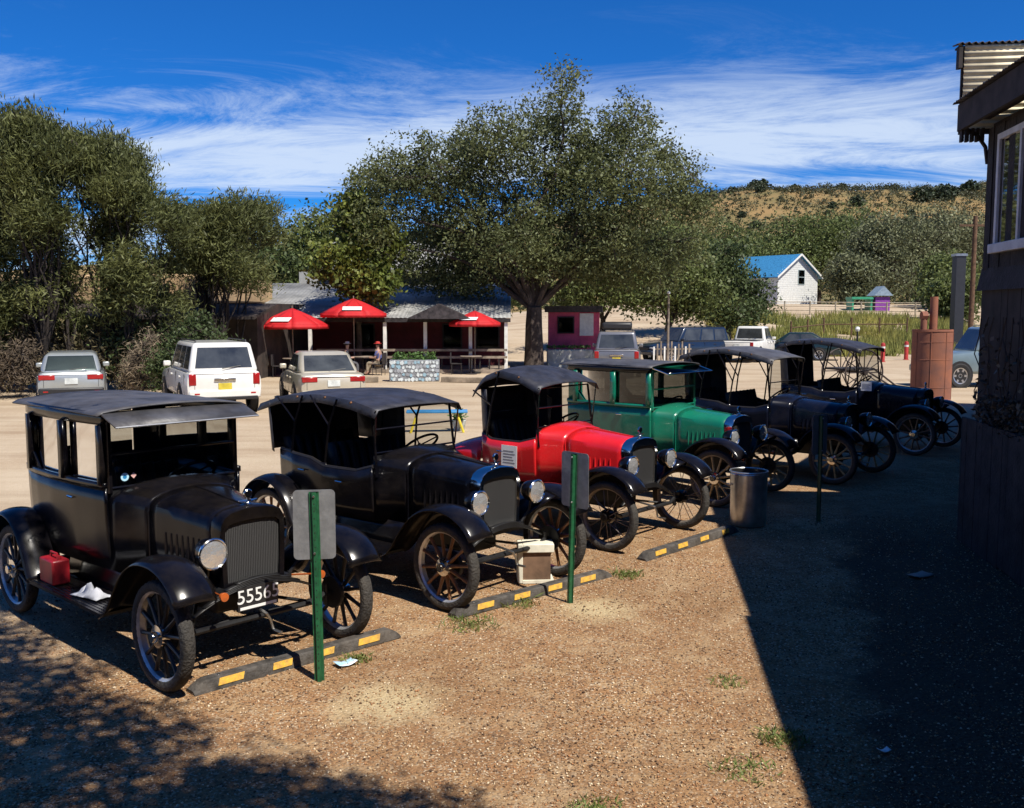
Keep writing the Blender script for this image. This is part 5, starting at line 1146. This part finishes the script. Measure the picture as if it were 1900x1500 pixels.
# patio tables, chairs and the two seated people
def skin_obj(name, nodes, edges, mat, parent, sub=1):
    me = bpy.data.meshes.new(name); me.from_pydata([n[:3] for n in nodes], edges, []); o = link_mesh(name, me, mat, parent)
    md = o.modifiers.new('skin', 'SKIN'); sv = me.skin_vertices[0].data if me.skin_vertices else None
    if sv is None:
        bpy.context.view_layer.objects.active = o; sv = me.skin_vertices[0].data
    for i, n in enumerate(nodes): sv[i].radius = (n[3], n[4] if len(n) > 4 else n[3])
    sv[0].use_root = True
    s = o.modifiers.new('sub', 'SUBSURF'); s.levels = sub; s.render_levels = sub
    for p in me.polygons: p.use_smooth = True
    return o
SKIN = M('skin', (.42, .25, .18), .6, var=.05)
def seated(label, x, y, z, rz, shirt, trousers, hair, hat=None):
    t = thing('person', label, 'person', (x, y, z), rz, 'people seated on the patio')
    N = [(0, 0, .52, .13), (0, 0, .70, .125), (.02, 0, .92, .14), (.03, 0, 1.02, .06), (.04, 0, 1.10, .055), (.06, 0, 1.19, .085), (.05, 0, 1.28, .075)]
    E = [(0, 1), (1, 2), (2, 3), (3, 4), (4, 5), (5, 6)]
    for s in (-1, 1):
        b = len(N); N += [(.02, s * .20, .95, .055), (.08, s * .24, .72, .042), (.30, s * .16, .72, .034), (.38, s * .13, .74, .035)]; E += [(2, b), (b, b + 1), (b + 1, b + 2), (b + 2, b + 3)]
        b = len(N); N += [(.05, s * .10, .50, .085), (.44, s * .13, .50, .065), (.46, s * .13, .10, .045), (.56, s * .13, .05, .035)]; E += [(0, b), (b, b + 1), (b + 1, b + 2), (b + 2, b + 3)]
    body = skin_obj('body', N, E, SKIN, t)
    S = [(0, 0, .55, .145), (0, 0, .72, .14), (.02, 0, .93, .15), (.03, 0, 1.00, .08)]; SE = [(0, 1), (1, 2), (2, 3)]
    for s in (-1, 1): b = len(S); S += [(.02, s * .20, .95, .066), (.07, s * .24, .78, .054)]; SE += [(2, b), (b, b + 1)]
    skin_obj('shirt', S, SE, shirt, body)
    T = [(0, 0, .53, .14)]; TE = []
    for s in (-1, 1): b = len(T); T += [(.05, s * .10, .50, .095), (.45, s * .13, .50, .075), (.46, s * .13, .14, .058)]; TE += [(0, b), (b, b + 1), (b + 1, b + 2)]
    skin_obj('trousers', T, TE, trousers, body)
    g = G(); g.lathe([(.092, 0), (.096, .04), (.075, .085), (0, .105)], 14, XF((.045, 0, 1.225), ry=R(-12))); g.build('hair', hair, body)
    if hat: g = G(); g.lathe([(.16, 0), (.165, .008), (.095, .015), (.085, .08), (0, .095)], 16, XF((.05, 0, 1.285))); g.build('hat', hat, body)
    return t
CH = M('dark_chair', (.03, .025, .025), .6)
def chair(lb, x, y, rz):
    t = thing('patio_chair', lb, 'chair', (x, y, .0), rz, 'dark chairs on the patio')
    g = G(); g.box(-.20, .24, -.22, .22, .43, .46); g.build('seat', CH, t, smooth=0); g = G(); g.box(-.24, -.21, -.22, .22, .46, .90); g.build('backrest', CH, t, smooth=0)
    for a in (-.18, .21):
        for b in (-.19, .19): g = G(); g.tube([(a, b, 0), (a, b, .43)], .014, 5); g.build('leg', CH, t)
def ptable(lb, x, y):
    t = thing('patio_table', lb, 'table', (x, y, 0), 0, 'round tables on the patio')
    g = G(); g.lathe([(0, .76), (.45, .76), (.46, .74), (.45, .72), (0, .72)], 20); g.build('table_top', WOODR, t); g = G(); g.tube([(0, 0, .03), (0, 0, .72)], .03, 8); g.build('stem', CH, t); g = G(); g.lathe([(0, 0), (.25, 0), (.25, .03), (0, .05)], 14); g.build('foot', CH, t)
ptable('round table between the two seated people', -6.1, 39.7); ptable('round table under the red parasol by the white porch post', -8.6, 38.3); ptable('round table under the flattest red parasol', -1.7, 40.1)
chair('dark chair under the person in the dark shirt', -6.75, 39.5, .1); seated('person in dark shirt and pale cap seated at the patio table', -6.75, 39.5, 0, .1, M('dark_shirt', (.03, .03, .04), .8), M('grey_trousers', (.10, .10, .11), .8), M('dark_hair', (.02, .015, .012), .7), M('pale_hat', (.6, .58, .52), .8))
chair('dark chair under the person in the red cap', -5.4, 39.4, 2.9); seated('person in blue shirt and red cap seated at the patio table', -5.4, 39.4, 0, 2.9, M('blue_shirt', (.10, .12, .30), .8), M('tan_trousers', (.30, .25, .18), .8), M('brown_hair', (.06, .035, .02), .7), M('red_cap', (.55, .05, .04), .7))
chair('empty dark chair by the white porch post parasol', -9.2, 38.2, 0); chair('empty dark chair by the flattest parasol', -2.3, 40.0, 0)
# ================================================================== FAR HOUSE, FENCES, POLES
WHITEW = M('white_clapboard', (.62, .63, .61), .8, var=.08); BLUER = M('blue_metal_roof', (.05, .24, .46), .45, metal=.2, var=.15)
hh = thing('white_house', 'white gabled house with blue metal roof beyond the grass', 'house', (26.9, 92, 3.25), math.atan2(.8, -.6))
# local +x runs back along the ridge, gable wall at x = 0
g = G(); g.box(0, 9, -3.0, 3.0, -.3, 2.75); g.add([(0, -3, 2.75), (0, 3, 2.75), (0, 0, 4.6), (9, -3, 2.75), (9, 3, 2.75), (9, 0, 4.6)], [(0, 1, 2), (3, 5, 4)]); wl = g.build('wall', WHITEW, hh, smooth=0)
for k in range(22):
    z = .1 + k * .2; hw = 3.0 if z < 2.6 else 3.0 * (4.6 - z) / 1.85 - .05
    if hw > .2: g = G(); g.box(-.03, .0, -hw, hw, z, z + .185); g.build('clapboard', WHITEW, wl, smooth=0)
for s in (-1, 1):
    for k in range(9):
        xa_ = -.35 + k * 1.05; g = G(); g.hexa([(xa_, s * 3.45, 2.47), (xa_ + 1.04, s * 3.45, 2.47), (xa_, 0, 4.66), (xa_ + 1.04, 0, 4.66), (xa_, s * 3.45, 2.55), (xa_ + 1.04, s * 3.45, 2.55), (xa_, 0, 4.74 + .003 * (s > 0)), (xa_ + 1.04, 0, 4.74 + .003 * (s > 0))]); g.build('roof_panel', BLUER, hh, smooth=0)
    g = G(); g.hexa([(-.42, s * 3.45, 2.40), (-.36, s * 3.45, 2.40), (-.42, 0, 4.60), (-.36, 0, 4.60), (-.42, s * 3.45, 2.58), (-.36, s * 3.45, 2.58), (-.42, 0, 4.78), (-.36, 0, 4.78)]); g.build('bargeboard', WPOST, hh, smooth=0)
g = G(); g.box(-.08, -.031, -.95, .05, 1.9, 3.3); f = g.build('window', M('grey_frame', (.35, .42, .42), .6), hh, smooth=0)
for z in (1.97, 2.64): g = G(); g.box(-.09, -.081, -.88, -.02, z, z + .6); g.build('pane', DARKGLASS, f, smooth=0)
g = G(); g.lathe([(0, 0), (.3, .1), (.42, .3), (.40, .34), (0, .15)], 14, XF((8.2, -.6, 4.7), ry=R(-50))); g.build('satellite_dish', WPOST, hh)
POSTW = M('brown_fence_post', (.12, .065, .035), .9, var=.25)
def rail_fence(label, pts, hgt_, spacing, rails, mat, name='rail_fence'):
    t = thing(name, label, 'fence', (0, 0, 0)); P = []
    for (a, b) in zip(pts[:-1], pts[1:]):
        a, b = Vector(a), Vector(b); n = max(1, int((b - a).length / spacing))
        for k in range(n): P.append(a.lerp(b, k / n))
    P.append(Vector(pts[-1]))
    for p in P:
        z = float(hgt(p.x, p.y)); g = G(); g.tube([(p.x, p.y, z - .2), (p.x, p.y, z + hgt_)], .06, 6); g.build('post', mat, t)
    for a, b in zip(P[:-1], P[1:]):
        for q in rails:
            za, zb_ = float(hgt(a.x, a.y)) + q, float(hgt(b.x, b.y)) + q; g = G(); g.tube([(a.x, a.y, za), (b.x, b.y, zb_)], .035, 4); g.build('rail', mat, t)
rail_fence('weathered pale rail fence beyond the tall grass', [(18, 79), (30, 78), (41, 77)], 1.1, 2.0, (.35, .7, 1.02), M('pale_fence_wood', (.34, .29, .21), .9, var=.2))
rail_fence('brown post and wire fence in the tall grass', [(18.5, 64.5), (21.3, 66.5), (27, 66.5)], 1.35, 1.55, (.9,), POSTW, 'post_fence')
t = thing('path_lamp', 'short dark post with white globe lamp in the grass', 'lamp', (20.6, 58, float(hgt(20.6, 58)))); g = G(); g.tube([(0, 0, -.1), (0, 0, 1.3)], .06, 8); g.build('post', BLACKMAT, t); g = G(); g.lathe([(0, 1.3), (.10, 1.32), (.15, 1.45), (.10, 1.58), (0, 1.6)], 12); g.build('globe', M('white_globe', (.75, .75, .72), .3), t)
t = thing('utility_pole', 'tall brown wooden pole by the dark building corner', 'pole', (26.4, 56, float(hgt(26.4, 56)))); g = G(); g.tube([(0, 0, -.3), (0, 0, 8.0)], [.16, .12], 10); g.build('pole', POSTW, t); g = G(); g.box(-.9, .9, -.06, .06, 7.4, 7.52); g.build('crossarm', POSTW, t, smooth=0)
t = thing('metal_post', 'square black post in front of the utility pole', 'post', (27.4, 60, float(hgt(27.4, 60)))); g = G(); g.box(-.30, .30, -.3, .3, -.2, 5.75); g.build('column', M('black_steel_post', (.02, .022, .028), .5), t, bevel=.02); g = G(); g.box(-.35, .35, -.35, .35, 5.75, 5.9); g.build('cap', STEEL, t, smooth=0)
t = thing('playhouse', 'small green and purple playhouse beyond the fence', 'playhouse', (30.2, 82, float(hgt(30.2, 82)))); g = G(); g.box(-1.9, -.1, -.8, .8, .9, 1.1); g.box(-1.85, -1.7, -.7, .7, -.1, .9); g.box(-.3, -.15, -.7, .7, -.1, .9); g.build('deck', M('green_plastic', (.04, .30, .16), .5), t, smooth=0)
g = G(); g.box(.1, 1.3, -.7, .7, -.1, 1.1); g.build('tower', M('purple_plastic', (.22, .05, .30), .5), t, smooth=0); g = G(); g.prism([(-.1, 0), (1.5, 0), (.7, .8)], -.9, .9, Matrix(((1, 0, 0, 0), (0, 0, 1, 0), (0, 1, 0, 1.2), (0, 0, 0, 1)))); g.build('roof', M('grey_blue_plastic', (.25, .33, .40), .5), t, smooth=0)
for i, (x, y) in enumerate(((5.95, 44.2), (6.5, 44.6), (8.0, 45.5))):
    pass
t = thing('picket_fence', 'short pale picket fence beside the grey wagon', 'fence', (6.4, 44, 0), R(12))
for k in range(11):
    g = G(); g.box(k * .17, k * .17 + .07, -.015, .015, .05, 1.0 + .12 * ((k * 7) % 3)); g.build('picket', WOODR if k % 3 else WPOST, t, smooth=0)
for z in (.3, .85): g = G(); g.box(-.02, 1.85, .015, .05, z, z + .07); g.build('rail', WOODR, t, smooth=0)
t = thing('wooden_pole', 'slim pale pole standing beside the picket fence', 'pole', (7.35, 45.8, 0)); g = G(); g.tube([(0, 0, -.2), (0, 0, 3.4)], [.07, .05], 8); g.build('shaft', WOODR, t); g = G(); g.lathe([(0, 3.4), (.09, 3.42), (.06, 3.52), (0, 3.55)], 8); g.build('finial', WPOST, t)

# ================================================================== VEGETATION
ELM = foliage_mat('elm_leaf', (.150, .165, .062), (.080, .096, .038), .32, .3, .35)
TAM = foliage_mat('tamarisk_spray', (.165, .175, .058), (.070, .086, .032), .35, .3, .45)
YEL_L = foliage_mat('yellowing_leaf', (.20, .21, .04), (.085, .13, .028), .45, .3, .6)
DK = foliage_mat('dark_green_leaf', (.085, .115, .040), (.045, .066, .025), .4, .25, .3)
MID = foliage_mat('mid_green_leaf', (.150, .180, .055), (.080, .105, .034), .4, .3, .2)
GREYG = foliage_mat('grey_green_leaf', (.175, .185, .095), (.095, .108, .052), .4, .25, .15)
def lobes(bx, by, y, L, dep=2.2, seed=0):
    """crown lobes (offset right, height, half width, half height) in metres about the trunk base"""
    rr = random.Random(seed); return [(x, rr.uniform(-dep, dep) * .7, z, rx, max(rx, rz) * rr.uniform(.85, 1.1), rz) for x, z, rx, rz in L]
TOPX = [-19, -16.4, -15.5, -14.6, -13.6, -12.9, -12.0, -11.4, -10.3, -9.0, -8.3, -7.75, -7.3, -6.6]
TOPZ = [7.6, 7.6, 8.6, 8.8, 8.1, 8.4, 7.6, 6.2, 6.4, 7.0, 6.6, 6.0, 4.9, 4.8]
def plumes(seed, n, x0, half, lo=1.5):
    """many small uneven plumes filling one tree's share of the grove, under its ragged skyline"""
    rr = random.Random(seed); L = []
    for k in range(n):
        x = rr.triangular(-half, half, 0); top = interp(x0 + x, TOPX, TOPZ) - rr.uniform(0, .35); w = rr.uniform(.40, .92); h = rr.uniform(.35, .85)
        z = top - h if k % 3 == 0 else lo + h + (top - lo - 2 * h) * rr.random() ** .8
        L.append((x, rr.uniform(-1.3, 1.3), z, w, w * 1.1, h))
    return L
tree('elm_tree', 'big spreading elm with thick leaning trunk on the patio corner', (.98, 43.4, 0), .42, 2.9,
     [tuple(.94 * q for q in b) for b in lobes(1, 45, 45, [(1.2, 12.7, 1.0, 1.3), (.8, 11.6, 1.8, 1.5), (4.3, 11.3, 1.8, 1.5), (2.6, 10.2, 2.2, 1.8), (-1.4, 10.3, 2.4, 1.8), (1.4, 8.4, 3.4, 2.6), (-3.6, 10.4, 1.7, 1.3), (-3.4, 8.6, 2.6, 1.9), (-6.3, 8.6, 2.4, 1.7), (-8.0, 8.8, 1.2, 1.1), (-7.2, 6.8, 1.9, 1.6), (-4.6, 6.2, 2.6, 1.8), (-1.4, 6.2, 3.0, 2.0), (4.2, 8.1, 2.8, 2.2), (6.6, 8.6, 1.6, 1.8), (7.8, 7.4, 1.0, 1.2), (3.8, 5.8, 2.8, 1.7), (1.2, 5.2, 2.6, 1.2), (-2.6, 4.5, 2.2, 1.1), (5.6, 4.8, 2.0, 1.4), (6.2, 10.2, 1.1, 1.1), (-5.4, 9.9, 1.2, 1.0), (3.4, 4.7, 2.0, 1.0), (7.2, 5.8, 1.3, 1.1), (-5.0, 4.4, 2.0, .9), (-6.6, 5.2, 1.6, 1.0), (-3.8, 3.9, 1.6, .7)], 2.6, 1)],
     4900, 20, (.165, .08), .215, ELM, BARKD, 11, outward=2.1, twig=.028, limb=.30)
BARKX = M('tamarisk_bark', (.030, .022, .018), .9, var=.3)
TK = dict(aim=.55, twig=.012, limb=.36, group='feathery trees by the adobe house', outward=1.6, up=.45)
for i, (x, y, n, hw, lb) in enumerate(((-14.6, 30.5, 44, 2.0, 'tallest feathery tamarisk with ragged top over the silver hatchback'), (-12.4, 31.6, 42, 1.9, 'broad feathery tamarisk standing in front of the adobe house'), (-10.4, 34.6, 40, 1.9, 'lower feathery tamarisk spreading over the tin roof corner'), (-17.2, 31.4, 40, 2.2, 'feathery tamarisk at the outer end of the adobe house'))):
    tree('tamarisk_tree', lb, (x, y, 0), .11, 1.3, plumes(30 + i, n, x, hw, 1.5 if i < 2 or i == 3 else 3.2), 34 * n + 200, 28, (.21, .040), .25, TAM, BARKX, 21 + i, stems=[(-.35, 0), (.35, .2), (.1, -.3)], **TK)
tree('cottonwood_tree', 'young yellow green tree between the tall parasol and the tin roof', (-6.6, 42.0, 0), .13, 2.4,
     lobes(0, 0, 0, [(-.2, 6.2, 1.2, 1.2), (.8, 5.3, 1.1, 1.2), (-.8, 4.6, 1.2, 1.1), (.3, 3.9, 1.3, .9), (.0, 7.0, .7, .7), (1.1, 3.6, .7, .7)], .9, 6), 460, 22, (.20, .15), .26, YEL_L, BARK, 31, twig=.02)
tree('background_tree', 'dark tree rising behind the restaurant roof', (-11.2, 58, 0), .25, 3.5, lobes(0, 0, 0, [(0, 7.0, 2.0, 1.6), (-1.6, 6.0, 2.0, 1.4), (1.6, 6.2, 1.6, 1.5), (-3.0, 5.0, 1.6, 1.3), (.4, 4.8, 2.2, 1.3)], 1.8, 7), 700, 18, (.26, .14), .42, MID, BARKD, 41, group='trees behind the buildings')
tree('background_tree', 'low dark tree filling the gap beside the adobe house', (-15.5, 56, 0), .22, 3.0, lobes(0, 0, 0, [(0, 5.6, 2.2, 1.5), (2.0, 5.0, 1.8, 1.3), (-2.2, 5.2, 2.0, 1.5), (3.4, 4.4, 1.2, 1.2)], 1.8, 8), 600, 18, (.26, .14), .42, DK, BARKD, 42, group='trees behind the buildings')
tree('background_tree', 'dark tree between the upper tin roof and the elm', (-3.6, 56, 0), .25, 3.0, lobes(0, 0, 0, [(0, 6.2, 2.4, 1.8), (2.2, 5.6, 2.0, 1.6), (-2.4, 5.6, 2.0, 1.8), (3.8, 4.4, 1.6, 1.6)], 1.8, 9), 700, 18, (.26, .14), .42, DK, BARKD, 43, group='trees behind the buildings')
RT = [(9.4, 58, 'leafy tree overhanging the dark blue wagon', MID, [(0, 4.6, 2.2, 1.7), (-1.6, 3.6, 1.8, 1.4), (1.8, 4.0, 1.9, 1.6), (.4, 5.8, 1.5, 1.1), (1.0, 2.8, 1.6, .9)]),
      (5.6, 60, 'tall leafy tree behind the grey wagon', MID, [(0, 4.8, 2.4, 2.0), (2.0, 4.0, 1.8, 1.4), (-1.8, 3.6, 1.8, 1.4), (.6, 6.4, 1.6, 1.2)]),
      (13.6, 61, 'rounded leafy tree behind the white pickup truck', DK, [(0, 4.0, 2.2, 1.7), (1.4, 3.0, 1.6, 1.3), (-1.4, 4.6, 1.8, 1.5), (-.4, 5.6, 1.5, .9), (0, 2.2, 2.0, .9)]),
      (10.6, 66, 'tall tree crown showing above the pickup truck', MID, [(0, 6.0, 2.6, 1.9), (2.2, 5.4, 2.0, 1.6), (-2.0, 5.4, 2.0, 1.6)])]
for i, (x, y, lb, mt, L) in enumerate(RT): tree('leafy_tree', lb, (x, y, float(hgt(x, y))), .2, 2.0, lobes(0, 0, 0, L, 1.6, 60 + i), 640, 18, (.24, .13), .40, mt, BARKD, 60 + i, group='leafy trees at the lot edge')
FT = [(22.5, 100, 4.2, 'olive tree behind the blue roof ridge', MID), (29.5, 104, 5.2, 'large olive tree above the white house', MID), (36.0, 97, 4.9, 'grey green tree to the side of the white gable', GREYG), (34.0, 108, 6.0, 'tallest grey green tree behind the white house', MID), (41.5, 100, 4.6, 'grey green tree behind the playhouse', GREYG),
      (31.5, 90, 2.6, 'small grey tree in front of the white house wall', GREYG), (45.5, 104, 5.4, 'spreading grey green tree by the utility pole', GREYG), (51.0, 108, 5.2, 'grey green tree behind the black post', GREYG), (38.5, 114, 6.2, 'high olive tree on the hill foot', MID), (17.5, 104, 5.0, 'olive tree above the white pickup truck', MID), (33.5, 74, 2.0, 'rounded green bush tree by the dirt path', MID), (37.5, 84, 2.8, 'low green tree beside the rail fence', MID), (47, 116, 5.6, 'far olive tree below the ridge shoulder', MID), (26.5, 115, 5.6, 'far olive tree below the orange slope', MID)]
for i, (x, y, h, lb, mt) in enumerate(FT):
    h = h * (1.14 if y > 94 else 1.05)
    rr = random.Random(90 + i); L = [(rr.uniform(-.5, .5) * h, h * rr.uniform(.75, 1.35), h * rr.uniform(.36, .55), h * rr.uniform(.28, .42)) for _ in range(6)] + [(0, h * 1.0, h * .65, h * .5), (rr.uniform(-.4, .4) * h, h * .45, h * .6, h * .38)]
    tree('hill_foot_tree', lb, (x, y, max(float(hgt(x, y)), hill_z(x, y) if y > 104 else 0)), .2, h * .45, lobes(0, 0, 0, L, h * .4, 90 + i), 560, 18, (.32, .17), .50, mt, BARKD, 90 + i, group='trees at the foot of the hill')
# bushes by the silver hatchback
tree('green_bush', 'dense green bush between the silver hatchback and the white wagon', (-9.9, 28.9, 0), .06, .6, lobes(0, 0, 0, [(0, 1.0, .8, .8), (.5, 1.7, .6, .6), (-.5, .7, .6, .6), (.7, 1.0, .5, .6), (.6, 2.2, .35, .35)], .4, 70), 300, 24, (.12, .06), .16, DK, BARKD, 70, cat='bush')
tree('dry_bush', 'tangled dry brush beside the silver hatchback', (-11.4, 29.8, 0), .03, .3, lobes(0, 0, 0, [(0, .9, .5, .8), (.3, 1.5, .4, .5), (-.3, .6, .5, .5)], .3, 71), 260, 10, (.22, .016), .16, M('dry_stalk', (.22, .17, .11), .9, island=.4), BARK, 71, cat='bush')
tree('dry_bush', 'dark dry brush at the outer side of the silver hatchback', (-15.6, 28.6, 0), .03, .3, lobes(0, 0, 0, [(0, .8, .9, .8), (1.0, 1.0, .7, .8), (-1.0, .7, .9, .7)], .4, 72), 320, 16, (.18, .03), .2, M('brown_leaf', (.09, .065, .04), .9, island=.4), BARK, 72, cat='bush')
tree('dry_bush', 'brown thicket along the adobe house portal', (-16.8, 31.2, 0), .04, .5, lobes(0, 0, 0, [(0, 1.2, 1.4, 1.2), (1.8, 1.3, 1.2, 1.2), (-1.8, 1.1, 1.4, 1.1), (3.2, 1.0, 1.0, 1.0)], .5, 73), 420, 18, (.20, .05), .26, M('brown_green_leaf', (.11, .09, .04), .9, island=.5), BARK, 73, cat='bush')
tree('dry_bush', 'leafy thicket in front of the stone pillar', (-11.2, 32.0, 0), .04, .5, lobes(0, 0, 0, [(0, 1.1, 1.1, 1.1), (1.3, 1.0, .9, 1.0), (-1.2, 1.2, 1.0, 1.1)], .5, 74), 320, 18, (.16, .07), .22, DK, BARK, 74, cat='bush')
# tree whose branches reach over the camera; only its shade shows
tree('shade_tree', 'leafy tree beside the path whose boughs shade the near gravel', (1.6, -2.2, 0), .17, 3.4, [(-1.0, 3.85, 6.5, .9, .6, .5), (-.1, 3.60, 6.5, .8, .45, .5), (.55, 3.30, 6.5, .7, .40, .5), (-1.7, 4.5, 6.5, .9, .55, .5), (-2.3, 5.1, 6.6, .8, .6, .5), (-2.9, 5.8, 6.7, .8, .7, .5), (-3.4, 6.6, 6.8, .7, .6, .4), (-2.0, 3.7, 6.8, 1.0, .7, .5), (-3.0, 4.6, 6.9, 1.0, .8, .5), (.2, 2.6, 6.8, 1.3, .8, .5), (-1.2, 2.7, 6.8, 1.3, .8, .5), (-4.0, 5.8, 7.0, .9, .9, .5)],
     2400, 15, (.085, .045), .085, ELM, BARK, 81, twig=.006, limb=.16, outward=3.0)
# tall grass field
def grass(name, label, n, xr, yr, h, mat, seed):
    r = np.random.default_rng(seed); x = xr[0] + (xr[1] - xr[0]) * r.random(n); y = yr[0] + (yr[1] - yr[0]) * r.random(n); keep = (fbmv(x, y) > -.35); x, y = x[keep], y[keep]; n = len(x)
    z = hgt(x, y); hh_ = h * (.5 + .8 * r.random(n)); a = r.random(n) * 6.283; w = .03 + .03 * r.random(n); dx, dy = r.normal(size=n) * .15, r.normal(size=n) * .15; ca, sa = np.cos(a) * w, np.sin(a) * w
    V = np.stack([np.stack([x - ca, y - sa, z - .02], -1), np.stack([x + ca, y + sa, z - .02], -1), np.stack([x + dx, y + dy, z + hh_], -1)], 1).reshape(-1, 3)
    o = link_mesh(name, arrays_mesh(name, V, np.arange(3 * n).reshape(-1, 3)), mat); tag(o, label, 'grass', kind='stuff')
def fbmv(x, y): return np.sin(x * .7 + 1.3) * np.sin(y * .6) + .5 * np.sin(x * 1.9 + y * 1.3)
grass('tall_grass', 'tall yellow green grass filling the field beyond the lot', 30000, (14.5, 33), (55.5, 77), .62, M('tall_grass_blade', (.34, .30, .075), .8, col2=(.20, .23, .06), vscale=.25, island=.35, translucent=.3), 5)
# junipers on the hillside: the ones on the crest and the largest are single shrubs, the scatter is stuff
JUN = foliage_mat('juniper_leaf', (.042, .058, .028), (.028, .040, .020), .4, .1, .2)
rj = np.random.default_rng(17); base_j = []
for k in range(4):
    n = 420; C = rj.normal(size=(n, 3)); C /= np.linalg.norm(C, axis=1, keepdims=True); C *= (rj.random((n, 1)) ** .4) * np.array([1.5, 1.5, 1.15]); C[:, 2] += .95; C = C[C[:, 2] > .02]
    V, F = leaf_quads(C, .55, .30, .2, 170 + k); base_j.append(arrays_mesh('juniper_crown', V, F)); base_j[-1].materials.append(JUN)
spots = [(60 + 88 * rj.random(), 262 + rj.uniform(-10, 12)) for i in range(18)] + [(rj.uniform(48, 125), rj.uniform(165, 255)) for _ in range(42)]
for i, (x, y) in enumerate(spots):
    crest = i < 18; z = hill_z(x, y) - .15
    o = thing('juniper_shrub', 'dark round juniper on the crest of the hill' if crest else 'dark juniper shrub scattered on the orange slope', 'shrub', (x, y, z), rj.uniform(0, 6), 'junipers on the crest' if crest else 'junipers on the slope')
    s = (.5 + 1.5 * rj.random() ** 1.6) * (1.1 if crest else 1); c = bpy.data.objects.new('crown', base_j[i % 4]); COL.objects.link(c); c.parent = o; c.scale = (s, s, s * rj.uniform(.8, 1.1))
    g = G(); g.tube([(0, 0, -.3), (.05, .03, .9 * s)], [.14 * s, .08 * s], 5); g.build('trunk', BARKD, o)
n = 10500; x = rj.uniform(-20, 190, n); y = 125 + 170 * rj.random(n); zz_ = np.array([hill_z(a, b) for a, b in zip(x, y)]); rad = (.45 + 1.3 * rj.random(n) ** 2) * (1 + .6 * (x > 75))
C = np.repeat(np.stack([x, y, zz_ + rad * .55], -1), 16, 0) + rj.normal(size=(n * 16, 3)) * np.clip(np.repeat(rad, 16), 0, 1.1)[:, None] * np.array([.42, .42, .26])
V, F = leaf_quads(C, .42, .26, .3, 77); o = link_mesh('hillside_scrub', arrays_mesh('hillside_scrub', V, F), foliage_mat('scrub_leaf', (.075, .075, .035), (.045, .055, .025), .5, .1, .05)); tag(o, 'low grey green scrub dotting the far hillside', 'scrub', kind='stuff')
